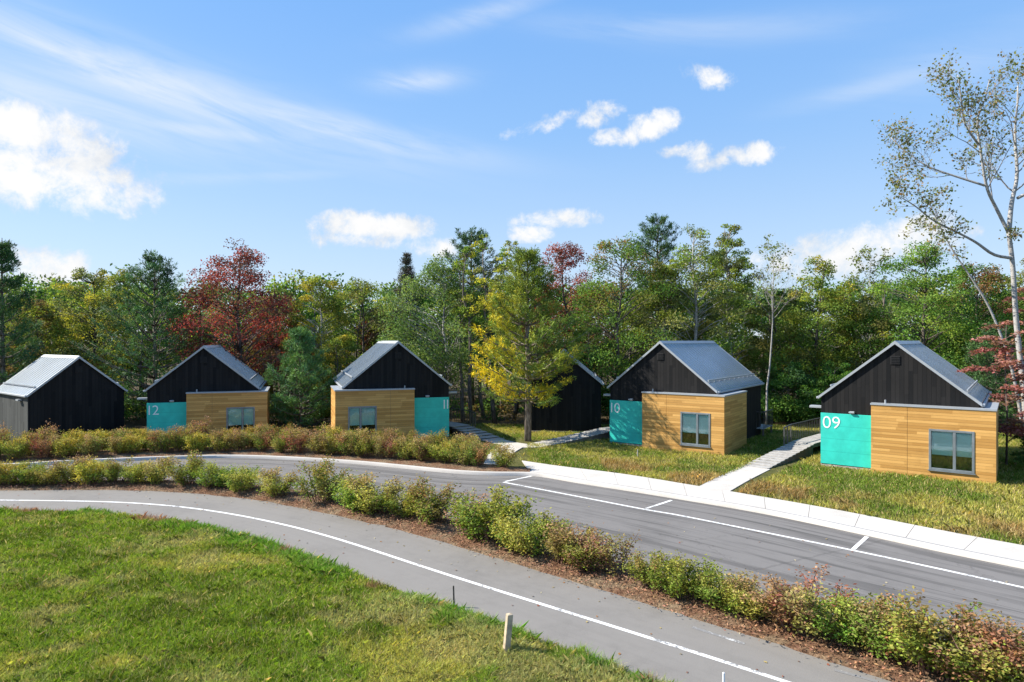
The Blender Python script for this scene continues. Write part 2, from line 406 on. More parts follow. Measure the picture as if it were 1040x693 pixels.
# ------------------------------------------------------------------ layout lines (world x, y)
ZR, ZP = -0.12, -0.05
wl = [U(x, y, ZP) for x, y in [(0, 509), (76, 507.8), (125, 509), (182, 512.8), (235, 521), (288, 531.7), (345, 546), (416, 572.4), (492, 596), (568, 618.7), (625, 637), (690, 656.7), (800, 693)]]
wl = [wl[0] + np.array([-9, .6]), wl[0] + np.array([-4, .5])] + wl + [wl[-1] + (wl[-1] - wl[-2]) * 1.5, wl[-1] + (wl[-1] - wl[-2]) * 3.5]
line = spline(wl, .4)
smooth_ = lambda p, it: [p.__setitem__(slice(1, -1), p[1:-1] * .5 + (p[:-2] + p[2:]) * .25) for _ in range(it)]
smooth_(line, 60)
up_px = [(0, 499.5), (60, 497.5), (114, 497), (205, 501.4), (266, 507.8), (334, 523), (378, 530.6), (427, 544), (492, 563), (552.6, 582), (613, 601), (662.7, 616), (690, 623.6), (735.6, 637), (785, 654), (842, 673), (902, 692)]
pu = [U(x, y, ZP) for x, y in up_px]
pu = [pu[0] + np.array([-9, .8]), pu[0] + np.array([-4, .6])] + pu + [pu[-1] + (pu[-1] - pu[-2]) * 1.5, pu[-1] + (pu[-1] - pu[-2]) * 3.5]
path_up = spline(pu, .4); smooth_(path_up, 40)
path_lo = offs(line, -1.45)
kpx = [(0, 474.8), (60, 471.3), (114, 468.8), (212, 465.4), (266, 466), (350, 470.5), (420, 477), (458, 481), (497, 483.4), (527, 483.2), (543, 482.6), (556, 485), (574, 488.9), (620, 496), (690, 507.4), (773.5, 521.5), (880, 544), (956, 561), (1040, 578)]
kl = [U(x, y, ZR) for x, y in kpx]
kl = [kl[0] + np.array([-10, -1.2]), kl[0] + np.array([-5, -.4])] + kl + [kl[-1] + (kl[-1] - kl[-2]) * 1.5, kl[-1] + (kl[-1] - kl[-2]) * 4]
kerb = spline(kl, .3); smooth_(kerb, 12)
bpx = [(530, 468), (575, 474.8), (628.6, 480.5), (690, 491), (758, 502), (880, 523.5), (948, 538), (1040, 554.5)]
bl = [U(x, y, 0) for x, y in bpx]
bl = bl + [bl[-1] + (bl[-1] - bl[-2]) * 1.5, bl[-1] + (bl[-1] - bl[-2]) * 4]
walk_back = spline(bl, .3); smooth_(walk_back, 30)
bed_hi = offs(path_up, 1.95)

def dist_poly(px, py, line_):
    d = np.full(px.shape, 1e9); sgn = np.zeros(px.shape)
    p = line_[::2]; nn = normals2(p)
    for i in range(len(p)):
        dx = px - p[i, 0]; dy = py - p[i, 1]; dd = dx * dx + dy * dy; k = dd < d
        d = np.where(k, dd, d); sgn = np.where(k, dx * nn[i, 0] + dy * nn[i, 1], sgn)
    return np.sqrt(d) * np.sign(sgn)       # positive on far side
sm = lambda t: np.clip(t, 0, 1) ** 2 * (3 - 2 * np.clip(t, 0, 1))
def ground_z(x, y):
    x = np.asarray(x, float); y = np.asarray(y, float)
    dl = dist_poly(x, y, path_lo); dk = dist_poly(x, y, kerb)
    front = sm((-dl + .05) / .9) * (.03 + .10 * (fbm(x * .35, y * .35) - .3)) + ZP * 1.0
    front = front + sm((-dl - 1.5) / 5) * .12
    back = -.02 + .10 * (fbm(x * .3 + 9, y * .3) - .5) * sm((dk - 2.5) / 3) - .28 * sm((-x - 10) / 5) * sm((y - 32) / 4) 
    back = back - .0 * y
    mid = np.full(x.shape, -.30)
    z = np.where(dl < .0, front, np.where(dk > .5, back, mid))
    far = np.maximum(np.abs(x), y)
    return z + sm((far - 120) / 400) * 3 * (fbm(x * .004, y * .004) - .5)

# ------------------------------------------------------------------ ground, road, path
xs = np.unique(np.concatenate([[-3000, -1500, -700, -350, -180, -120, -90, -70], np.arange(-56, -32, 2.0), np.arange(-32, 34, .4), np.arange(34, 60, 2.0), [70, 90, 120, 180, 350, 700, 1500, 3000]]))
ys = np.unique(np.concatenate([[-1500, -600, -200, -80, -40, -20, -8, 0], np.arange(2, 9, 1.0), np.arange(9, 46, .4), np.arange(46, 70, 3.0), [75, 90, 120, 180, 350, 700, 1500, 3000]]))
gx, gy = np.meshgrid(xs, ys); gz = ground_z(gx.ravel(), gy.ravel()).reshape(gx.shape)
nx, ny = len(xs), len(ys); vs = np.stack([gx, gy, gz], -1).reshape(-1, 3)
ii = np.arange(ny - 1)[:, None] * nx + np.arange(nx - 1)[None, :]
fs = np.stack([ii, ii + 1, ii + nx + 1, ii + nx], -1).reshape(-1, 4)
me = bpy.data.meshes.new('ground'); me.from_pydata(vs.tolist(), [], fs.tolist()); me.update()
me.polygons.foreach_set('use_smooth', [True] * len(me.polygons))
tag(link('ground', me, None, M['ground']), kind='structure')

def resamp(p, n):
    d = arclen(p); s = np.linspace(0, d[-1], n); return np.stack([np.interp(s, d, p[:, k]) for k in range(p.shape[1])], 1)
NS = 130
a_, b_ = resamp(offs(bed_hi, -1.0), NS), resamp(offs(kerb, .06), NS)
strip('road', [z3(a_ + (b_ - a_) * t, ZR + 0) for t in np.linspace(0, 1, 9)], M['road'])
a_, b_ = resamp(offs(path_lo, -.35), NS), resamp(offs(path_up, .25), NS)
strip('cycle_path', [z3(a_ + (b_ - a_) * t, ZP + 0) for t in np.linspace(0, 1, 7)], M['path'])

def mark(name, pts, w, z, m, step=.4):
    p = pts if isinstance(pts, np.ndarray) else spline(pts, step) if len(pts) > 2 else resamp(np.array(pts, float), 12)
    return strip(name, [z3(offs(p, -w / 2), z), z3(offs(p, w / 2), z)], m)
mark('path_line', line, .10, ZP + .004, M['paint'])
mark('path_dash', [U(703, 637, ZP), U(756, 654, ZP)], .09, ZP + .004, M['worn_paint'])
mark('path_dash', [U(847.5, 680.5, ZP), U(897, 694, ZP)], .09, ZP + .004, M['worn_paint'])
lane_px = [(511, 489.8), (580, 503), (655, 517.5), (690, 523.5), (780, 541.5), (868.4, 559.5), (950, 577), (1040, 597)]
lane = [U(x, y, ZR) for x, y in lane_px]; lane += [lane[-1] + (lane[-1] - lane[-2]) * 2.5]
ZM = ZR + .004
mark('parking_line', lane, .11, ZM, M['paint'])
for p_, q_ in [((513, 489.2), (540, 483.6)), ((656.5, 516.6), (682, 508.2)), ((866.5, 558), (880.5, 545.2))]:
    mark('parking_bay_tick', [U(*p_, ZR), U(*q_, ZR)], .11, ZM + .001, M['paint'])
# kerb: profile swept along the road's far edge
kp = kerb
strip('kerb', [z3(kp, ZR - .05), z3(offs(kp, .012), 0.005), z3(offs(kp, .03), .02), z3(offs(kp, .17), .02), z3(offs(kp, .175), -.1)], M['concrete'])
# concrete walk slabs beside the parking bays
L0 = arclen(walk_back)[-1]; nseg = int(L0 / 1.5)
ki = int(np.argmin(((kerb - U(533, 483)) ** 2).sum(1)))
wa = resamp(offs(kerb, .187)[ki:], nseg * 6 + 1); wb = resamp(walk_back, nseg * 6 + 1)
slab = MB()
for s in range(nseg):
    idx = [s * 6 + k for k in range(7)]
    A = wa[idx].copy(); B = wb[idx].copy()
    tdir = A[-1] - A[0]; tdir /= np.linalg.norm(tdir); A[-1] -= tdir * .014; B[-1] -= tdir * .014
    n = 7; vs = [(*p_, .016) for p_ in A] + [(*p_, .016) for p_ in B] + [(*p_, -.12) for p_ in A] + [(*p_, -.12) for p_ in B]
    fs = []
    for k in range(6):
        fs += [(k, k + 1, n + k + 1, n + k), (2 * n + k, 2 * n + k + 1, k + 1, k), (n + k, n + k + 1, 3 * n + k + 1, 3 * n + k)]
    fs += [(0, n, 3 * n, 2 * n), (n - 1, 3 * n - 1, 4 * n - 1, 2 * n - 1)]
    slab.add(vs, fs)
tag(slab.build('pavement', M['concrete']), kind='structure')
# mulch beds
nb = len(path_up); rr = np.random.default_rng(3)
rows = []
for t, z in [(0, ZP - .03), (.06, ZP + .03), (.25, .02), (.5, .06), (.75, .04), (.94, -.06), (1.0, ZR - .03)]:
    wob = .06 * (fbm(np.arange(nb) * .35, np.full(nb, 3.3 + t)) - .5) * 2
    rows.append(z3(offs(path_up, t * 1.95 + wob - .04), np.full(nb, z) + .02 * rr.normal(size=nb) * (0 < t < 1)))
strip('mulch_bed', rows, M['mulch'])
ke = int(np.argmin(((kerb - U(540, 483)) ** 2).sum(1))); kf = kerb[:ke]
wid = np.interp(np.arange(len(kf)), [0, len(kf) - 14, len(kf) - 1], [3.1, 2.6, .7]); rows = []
for t, z in [(0, -.05), (.04, .015), (.2, .05), (.5, .08), (.8, .05), (1, -.03)]:
    rows.append(z3(offs(kf, .178 + t * wid), np.full(len(kf), z) + .015 * rr.normal(size=len(kf)) * (0 < t < 1)))
strip('mulch_bed', rows, M['mulch'])
# loose bark chips on the beds (uncountable)
rg = np.random.default_rng(11)
def chips(n):
    i = rg.integers(8, nb - 1, n); t = rg.random(n) ** .8; p = path_up[i] + normals2(path_up)[i] * (t * 1.9 - .06 + rg.normal(size=n) * .03)[:, None]
    c = np.c_[p + rg.normal(size=(n, 2)) * .12, .0 + .07 * np.sin(np.pi * np.clip(t, 0, 1)) + rg.random(n) * .03]
    nr = unit(rg.normal(size=(n, 3)) * [.5, .5, .3] + [0, 0, 1])
    tint = np.array([.28, .15, .085])[None] * rg.uniform(.25, 1.5, (n, 1)) * rg.uniform(.85, 1.15, (n, 3))
    return leaf_quads(rg, c, rg.uniform(.03, .10, n), rg.uniform(.015, .035, n), nr), tint
cv_, ct_ = chips(26000)
tag(link('bark_chips', np_mesh('bark_chips', cv_, 4, ct_, M['mulch_chip'])), kind='stuff')

# a scatter of fallen leaves on the paving (uncountable)
n = 420; i_ = rg.integers(10, nb - 5, n); t_ = np.where(rg.random(n) < .55, 1.9 + 6.2 * rg.random(n), -2.9 * rg.random(n) ** 2)
p_ = path_up[i_] + normals2(path_up)[i_] * t_[:, None]; kz = dist_poly(p_[:, 0], p_[:, 1], kerb) < -.05; kz &= dist_poly(p_[:, 0], p_[:, 1], path_lo) > .1
p_, t_ = p_[kz], t_[kz]; n = len(p_)
fl_c = np.c_[p_, np.where(t_ > 0, ZR, ZP) + .012]
fl_t = np.array([[.30, .14, .05], [.34, .26, .10], [.20, .07, .04], [.40, .34, .22]])[rg.integers(0, 4, n)] * rg.uniform(.6, 1.2, (n, 1))
tag(link('fallen_leaves', np_mesh('fallen_leaves', leaf_quads(rg, fl_c, rg.uniform(.04, .085, n), rg.uniform(.03, .06, n), unit(rg.normal(size=(n, 3)) * .25 + [0, 0, 1])), 4, fl_t, M['mulch_chip'])), kind='stuff')

# ------------------------------------------------------------------ cabins
PHI = dict(W=5.712, L=8.1, he=3.137, hr=5.48, ob=-.831, ox=.539, pb=.404, hb=2.826, th=2.331, bl=3.30, w0=1.252, w1=2.698, z0=.393, z1=1.959)
def roof_parts(t, W_, L, he, hr, snow=True):
    s = (hr - he) / (W_ / 2); oe = .09; e = W_ / 2 + oe; ze = he - s * oe; cs = math.cos(math.atan(s)); th = .075 / cs; ov = .075
    chev = lambda top, bot, ee: [(-ee, he - s * (ee - W_ / 2) + top), (0, hr + top), (ee, he - s * (ee - W_ / 2) + top), (ee, he - s * (ee - W_ / 2) - bot), (0, hr - bot), (-ee, he - s * (ee - W_ / 2) - bot)]
    r = MB().prism(chev(0, th, e), -ov + .002, L + ov).build('roof', M['roof'], t)
    v = -ov + .25
    sm_ = MB()
    while v < L + ov - .1:
        for sg in (-1, 1):
            p0 = (sg * .16, v, hr - s * .16 + .012); p1 = (sg * (e - .02), v, ze + s * .02 + .012)
            sm_.bar(p0, p1, .020, .018)
        v += .41
    sm_.build('roof_seams', M['roof'], r)
    MB().prism(chev(.035, -.004, .17), -ov - .02, L + ov + .02).build('ridge_cap', M['trim'], r)
    MB().prism(chev(.014, th + .012, e + .012), -ov - .045, -ov).build('verge_trim', M['trim'], r)
    MB().prism(chev(.014, th + .012, e + .012), L + ov + .002, L + ov + .047).build('verge_trim', M['trim'], r)
    for sg in (-1, 1):
        MB().box((sg * (e + .014), -ov, ze - th - .02), (sg * (e + .10), L + ov, ze - .015)).build('gutter', M['trim'], r, bevel=.015)
        if snow:
            us = e * .84; g_ = MB(); zz = hr - s * us
            g_.bar((sg * us, -ov + .1, zz + .10), (sg * us, L - .05, zz + .10), .05, .07)
            k = 0
            while k < L: g_.bar((sg * us, k + .15, zz), (sg * us, k + .15, zz + .10), .05, .05); k += .82
            g_.build('snow_rail', M['trim'], r)
    return th
def gable_body(t, W_, L, he, hr, th, z0=-.5, m='black_board', sides=None):
    s = (hr - he) / (W_ / 2); d = th * .5
    prof = [(-W_ / 2, z0), (W_ / 2, z0), (W_ / 2, he - d), (0, hr - d), (-W_ / 2, he - d)]
    return MB().prism(prof, 0, L).build('wall', M[m], t)
def wall_lamp(t, u, z, y=-.0):
    l = MB().box((u - .09, y - .02, z - .05), (u + .09, y - .002, z + .07)).box((u - .11, y - .16, z + .0), (u + .11, y - .022, z + .06))
    return l.build('wall_lamp', M['trim'], t, bevel=.01)
def vent(t, z, w=.36):
    v = MB().box((-w / 2, -.03, z - w / 2), (w / 2, -.002, z + w / 2)); 
    for k in range(5):
        zz = z - w / 2 + .05 + k * .065
        v.bar((-w / 2 + .03, -.035, zz), (w / 2 - .03, -.035, zz), .03, .02)
    return v.build('vent', M['dark'], t)
def number(t, txt, u, z, h, align):
    x = 0; made = []; gap = .13 if '1' in txt else .06
    for ch in txt:
        cu = bpy.data.curves.new('digit', 'FONT'); cu.body = ch; cu.size = h / .70; cu.extrude = .006; cu.offset = -.007
        o = bpy.data.objects.new('tmp', cu); C.objects.link(o)
        dg = bpy.context.evaluated_depsgraph_get(); me = bpy.data.meshes.new_from_object(o.evaluated_get(dg)); bpy.data.objects.remove(o)
        c = np.array([v.co[:] for v in me.vertices]); lo, hi = c[:, 0].min(), c[:, 0].max()
        made.append((link('house_number', me, t, M['white']), x - lo)); x += hi - lo + gap
    for n, dx in made:
        n.location = (u + dx - (x - gap if align == 'RIGHT' else 0), -.052, z); n.rotation_euler = (R(90), 0, 0)

def cabin(txt, X, Y, th_deg, bz, mir, label, ground=0.0):
    p = PHI; m = mir; W_, L = p['W'], p['L']
    t = empty('cabin', (X, Y, bz), -R(th_deg)); tag(t, label, 'cabin', 'numbered cabins')
    th = roof_parts(t, W_, L, p['he'], p['hr']); gable_body(t, W_, L, p['he'], p['hr'], th)
    vent(t, p['hr'] - .78)
    # concrete footing
    MB().box((-W_ / 2 - .02 , -.03, -.5), (W_ / 2 + .02, .4, .07)).build('footing', M['concrete_grey'], t)
    # turquoise panel with the number
    pn = MB().box((m * (-W_ / 2 - .012), -.045, .10), (m * (p['ob'] - .004), -.004, p['th'])).build('coloured_panel', M['teal'], t, bevel=.006)
    gj = MB()
    for k in range(1, 4): gj.box((m * (-W_ / 2 - .010), -.0465, .10 + k * .558), (m * (p['ob'] - .006), -.0440, .10 + k * .558 + .008))
    gj.build('panel_joint', simple_teal_joint, pn)
    if m > 0: number(pn, txt, -W_ / 2 + .08, p['th'] - .66, .53, 'LEFT')
    else: number(pn, txt, W_ / 2 - .05, p['th'] - .66, .53, 'RIGHT')
    wall_lamp(t, m * (-1.62), p['th'] + .06)
    # timber bay: front, returns, roof; window opening cut out of the front
    x0, x1 = p['ob'], W_ / 2 + p['ox']; f = -p['pb']; hb = p['hb']; w0, w1, z0, z1 = p['w0'], p['w1'], p['z0'], p['z1']; tk = .07
    xs_ = x0 + (x1 - x0) * .31
    by = MB()
    by.box((m * x0, f, -.02), (m * (xs_ - .006), f + tk, hb))
    by.box((m * (xs_ + .006), f, -.02), (m * w0, f + tk, hb)); by.box((m * w1, f, -.02), (m * x1, f + tk, hb))
    by.box((m * w0, f, -.02), (m * w1, f + tk, z0)); by.box((m * w0, f, z1), (m * w1, f + tk, hb))
    by.box((m * (x1 - tk), f + tk, -.02), (m * x1, p['bl'], hb)); by.box((m * x0, f + tk, -.02), (m * (x0 + tk), -.002, hb))
    by.box((m * (W_ / 2 + .002), p['bl'] - tk, -.02), (m * (x1 - tk), p['bl'], hb))
    bay = by.build('timber_bay', M['wood'], t)
    MB().box((m * (xs_ - .02), f + .02, .0), (m * (xs_ + .02), f + tk + .01, hb - .02)).build('board_joint', M['deck_dark'], bay)
    cap = MB().box((m * (x0 - .03), f - .03, hb + .002), (m * (x1 + .03), -.004, hb + .07)).box((m * (W_ / 2 + .004), -.003, hb + .002), (m * (x1 + .03), p['bl'] + .03, hb + .07))
    cap.build('bay_roof', M['trim'], t)
    MB().tube([(m * (x0 + .5), f * .5, hb + .07), (m * (x0 + .5), f * .5, hb + .22)], [.035, .035], 8).build('vent_pipe', M['trim'], t)
    # window
    fr = MB(); d0, d1 = f - .025, f + .05; fw = .055; mu = w0 + (w1 - w0) * .57
    fr.box((m * (w0 - .03), d0, z0 - .03), (m * (w0 + fw), d1, z1 + .03)); fr.box((m * (w1 - fw), d0, z0 - .03), (m * (w1 + .03), d1, z1 + .03))
    fr.box((m * (w0 + fw), d0, z0 - .03), (m * (w1 - fw), d1, z0 + fw)); fr.box((m * (w0 + fw), d0, z1 - fw), (m * (w1 - fw), d1, z1 + .03))
    fr.box((m * (mu - .05), d0 + .004, z0 + fw), (m * (mu + .05), d1, z1 - fw))
    win = fr.build('window', M['frame'], t, bevel=.008)
    MB().box((m * (w0 - .06), f - .07, z0 - .065), (m * (w1 + .06), f - .002, z0 - .032)).build('sill', M['frame'], win)
    for a0, a1 in ((w0 + fw, mu - .05), (mu + .05, w1 - fw)):
        MB().box((m * a0, f + .012, z0 + fw), (m * a1, f + .020, z1 - fw)).build('pane', M['glass'], win)
        MB().box((m * (a0 + .01), f + .032, z0 + .58), (m * (a1 - .01), f + .040, z1 - .02)).build('blind', M['blind'], win)
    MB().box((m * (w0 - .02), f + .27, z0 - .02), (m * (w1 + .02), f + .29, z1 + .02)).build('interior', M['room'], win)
    # entrance on the long side next to the turquoise panel
    sx = -m
    dr = MB().box((sx * (W_ / 2 + .003), 2.6, .55), (sx * (W_ / 2 + .05), 3.55, 2.62)).build('door', M['teal'], t, bevel=.006)
    MB().tube([(sx * (W_ / 2 + .05), 2.7, 1.5), (sx * (W_ / 2 + .11), 2.7, 1.5), (sx * (W_ / 2 + .11), 2.84, 1.5)], [.014] * 3, 6).build('handle', M['steel'], dr)
    MB().box((sx * (W_ / 2 + .003), .25, 2.50), (sx * (W_ / 2 + .55), .62, 2.60)).build('canopy', M['trim'], t, bevel=.01)
    return t
simple_teal_joint = simple('panel_joint', (.006, .26, .22), .6)

cabin('09', 15.97, 27.37, 37.55, 0, 1, 'black gabled cabin numbered 09 with a sunlit turquoise panel and timber bay')
cabin('10', 7.62, 33.71, 35.48, 0, 1, 'black gabled cabin numbered 10, timber bay dappled by tree shade')
cabin('11', -6.29, 36.30, -18.68, 0, -1, 'black gabled cabin numbered 11, timber bay on its left and turquoise panel on its right')
cabin('12', -17.5, 37.28, -18.13, -.27, 1, 'black gabled cabin numbered 12 behind the far hedge')

def shed(X, Y, th_deg, bz, label, lit_side):
    W_, L, he, hr = 4.6, 5.4, 3.05, 4.95
    t = empty('shed', (X, Y, bz), -R(th_deg)); tag(t, label, 'shed', 'plain black sheds')
    th = roof_parts(t, W_, L, he, hr); gable_body(t, W_, L, he, hr, th); vent(t, hr - .72, .34)
    MB().box((-W_ / 2 - .02, -.03, -.5), (W_ / 2 + .02, .4, .07)).build('footing', M['concrete_grey'], t)
    s = -1
    MB().box((s * (W_ / 2 + .003), .02, .05), (s * (W_ / 2 + .03), L - .02, he - .2)).build('sunlit_side', M['grey_board'], t)  # sheet over the black side wall, its greyer colour stands for sunlight
    MB().box((s * (W_ / 2 + .03), .9, he - .42), (s * (W_ / 2 + .22), 1.3, he - .34)).build('wall_lamp', M['trim'], t)
    return t
shed(-23.75, 36.0, -52, -.29, 'plain black gabled shed with sunlit boarded side, at the far left end of the row', True)
shed(3.05, 39.6, 6, 0, 'plain black gabled shed half hidden behind the yellowing pine', False)

# ------------------------------------------------------------------ walkways and ramps
def slabs(name, pts, w, z=.012, seg=1.4):
    p = resamp(spline(pts, .2), max(2, int(arclen(spline(pts, .2))[-1] / .35)) + 1); mb = MB(); k = max(1, int(round(seg / .35)))
    for i in range(0, len(p) - 1, k):
        q_ = p[i:i + k + 1]; n = len(q_)
        if n < 2: continue
        nn = normals2(p)[i:i + k + 1]; A = q_ - nn * w / 2; B = q_ + nn * w / 2
        d = q_[-1] - q_[-2]; d = d / np.linalg.norm(d) * .012; A[-1] -= d; B[-1] -= d
        zz = z + ground_z(q_[:, 0], q_[:, 1]) * .0
        vs = [(*a, z) for a in A] + [(*a, z) for a in B] + [(*a, -.2) for a in A] + [(*a, -.2) for a in B]; fs = []
        for j in range(n - 1): fs += [(j, j + 1, n + j + 1, n + j), (2 * n + j, 2 * n + j + 1, j + 1, j), (n + j, n + j + 1, 3 * n + j + 1, 3 * n + j)]
        fs += [(0, n, 3 * n, 2 * n), (n - 1, 3 * n - 1, 4 * n - 1, 2 * n - 1)]
        mb.add(vs, fs)
    return tag(mb.build(name, M['concrete']), kind='structure')
def ramp(a, c, w, z0, z1, label, rail=0, landing=1.6, nstep=12):
    a = Vector((*a, 0)); c = Vector((*c, 0)); d = (c - a); L = d.length; ang = math.atan2(d.y, d.x)
    t = empty('boardwalk', (a.x, a.y, 0), ang); tag(t, label, 'boardwalk', 'raised entrance boardwalks')
    bd = MB(); fr = MB(); zt = lambda x: z0 + (z1 - z0) * min(1, math.floor(x / L * nstep + .001) / nstep)
    x = 0
    while x < L + landing:
        z = zt(min(x, L)); bd.box((x, -w / 2, z - .035), (x + .135, w / 2, z)); x += .145
    for s in (-1, 1):
        for k in range(nstep):
            xa, xb = k * L / nstep, (k + 1) * L / nstep
            if zt(xa) > .06: fr.box((xa, s * (w / 2 - .08), -.15), (xb - .003, s * (w / 2 - .03), zt(xa) - .04))
        fr.box((L, s * (w / 2 - .08), z1 - .2), (L + landing, s * (w / 2 - .03), z1 - .04))
        for x in (L + .1, L + landing - .15): fr.box((x, s * (w / 2 - .14), -.3), (x + .09, s * (w / 2 - .083), z1 - .21))
    bd.build('deck_boards', M['deck'], t); fr.build('deck_frame', M['deck_dark'], t)
    if rail:
        rb = MB(); ys_ = rail * (w / 2 - .02); xs0 = L * .84
        top = lambda x: z0 + (z1 - z0) * min(1, x / L) + .84
        rb.bar((xs0, ys_, top(xs0)), (L, ys_, top(L)), .06, .05); rb.bar((L, ys_, top(L)), (L + landing, ys_, top(L)), .06, .05)
        for x in (xs0 + .03, (xs0 + L) / 2, L, L + landing - .05): rb.bar((x, ys_, zt(min(x, L)) - .0), (x, ys_, top(x) - .02), .05, .05)
        x = xs0 + .15
        while x < L + landing - .1: rb.bar((x, ys_, zt(min(x, L)) + .06), (x, ys_, top(x) - .03), .014, .014); x += .24
        rb.build('railing', M['steel'], t)
    return t
slabs('footpath', [U(721, 499), U(745, 486), U(768, 475)], 1.2)
ramp(U(766, 475), (14.25, 32.3), 1.1, .03, .50, 'grey board ramp with steel railing climbing beside cabin 09', rail=1, landing=4.0)
slabs('footpath', [(-1.2, 36.7), (-.1, 35.1), U(537, 453), U(552, 451)], 1.15)
slabs('footpath', [(.25, 34.9), (-.5, 32.2), (-.7, 29.2)], 1.15, .014)
ramp(U(550, 451.2), (5.35, 37.6), 1.25, .03, .45, 'pale board ramp crossing the lawn towards the left side of cabin 10', rail=0, landing=1.2)
ramp((-.9, 36.4), (-3.0, 39.1), 1.3, .03, .45, 'pale board ramp rising along the right side of cabin 11', rail=-1, landing=2.2, nstep=6)
ramp((-20.6, 35.6), (-20.3, 39.2), 1.3, -.2, .2, 'pale boardwalk between the end shed and cabin 12', rail=0, landing=2, nstep=4)

# back deck behind cabin 10
t = empty('back_deck', (13.6, 38.2, 0), -R(35.5)); tag(t, 'low back deck with railing glimpsed behind the right side of cabin 10', 'deck')
bd = MB(); 
for k in range(14): bd.box((-1, k * .145, .44), (1.0, k * .145 + .135, .48))
bd.build('deck_boards', M['deck'], t)
fr = MB()
for x in (-.95, .9):
    for y in (.05, 1.85): fr.box((x, y, -.3), (x + .09, y + .09, .437))
fr.build('deck_frame', M['deck_dark'], t)
rb = MB(); rb.bar((-1, .02, 1.42), (1, .02, 1.42), .07, .05); rb.bar((1, .02, 1.42), (1, 2, 1.42), .07, .05)
for k in range(11): rb.bar((-.98 + k * .196, .02, .48), (-.98 + k * .196, .02, 1.4), .02, .02)
for k in range(10): rb.bar((1, .2 + k * .196, .48), (1, .2 + k * .196, 1.4), .02, .02)
rb.build('railing', M['steel'], t)
# heat pump unit at cabin 10's right wall
t = empty('heat_pump', (11.55, 35.0, 0), -R(35.5)); tag(t, 'dark heat pump unit in shade by the right wall of cabin 10', 'heat pump')
MB().box((-.2, -.45, .1), (.2, .45, .85)).build('casing', M['unit'], t, bevel=.03)
MB().tube([(.2, -.1, .48), (.23, -.1, .48)], [.29, .27], 20).build('fan_grille', M['dark'], t)
MB().box((-.25, -.5, -.2), (.25, .5, .097)).build('base', M['concrete_grey'], t)

# ------------------------------------------------------------------ stakes and markers
def stake(name, px, pt, w, lean, mt, label, cat, cap=True):
    p = U(*pt); h = px
    t = MB(); x = w / 2
    t.add([(-x, -x, -.3), (x, -x, -.3), (x, x, -.3), (-x, x, -.3)] + [(lean + a * .9, c * .9, h) for a, c in ((-x, -x), (x, -x), (x, x), (-x, x))] + [(lean, 0, h + w * .18)],
          [(0, 3, 2, 1), (0, 1, 5, 4), (1, 2, 6, 5), (2, 3, 7, 6), (3, 0, 4, 7), (4, 5, 8), (5, 6, 8), (6, 7, 8), (7, 4, 8)])
    o = t.build(name, mt, None, bevel=.006); o.location = (p[0], p[1], max(ZP, ground_z(p[0:1], p[1:2])[0])); return tag(o, label, cat)
stake('wooden_stake', .68, (512.7, 661.6), .115, .09, M['stake'], 'square weathered wooden stake standing in the grass edge of the path', 'stake').rotation_euler = (0, 0, R(20))
stake('thin_stick', .44, (461.5, 614), .035, -.02, M['bark'], 'thin dark stick poking up at the grass edge left of the wooden stake', 'stick')
stake('marker_stake', .40, (735, 706), .035, 0, M['white'], 'thin white marker stake by the path at the bottom of the photo', 'stake')
stake('marker_stake', .36, (647.6, 464), .045, .0, M['concrete'], 'thin pale marker stake in the lawn before cabin 10', 'stake')

# ------------------------------------------------------------------ grass (uncountable blades)
def blades(rng, xy, h, w, tint, lean=.45, z=None):
    n = len(xy); z = ground_z(xy[:, 0], xy[:, 1]) if z is None else z
    a = rng.uniform(0, 2 * np.pi, n); d = np.stack([np.cos(a), np.sin(a)], 1); l = rng.uniform(0, 2 * np.pi, n)
    ln = np.stack([np.cos(l), np.sin(l)], 1) * (h * lean * rng.random(n))[:, None]
    base = np.c_[xy, z - .02]; wd = np.c_[d * (w / 2)[:, None], np.zeros(n)]
    mid = base + np.c_[ln * .35, h * .6]; tip = base + np.c_[ln * 1.25, h * rng.uniform(.85, 1, n)]
    return np.stack([base - wd, base + wd, mid + wd * .75, tip, mid - wd * .75], 1).reshape(-1, 3), tint
def lerp(a, c, t): return np.asarray(a)[None] * (1 - t[:, None]) + np.asarray(c)[None] * t[:, None]
rg = np.random.default_rng(21)
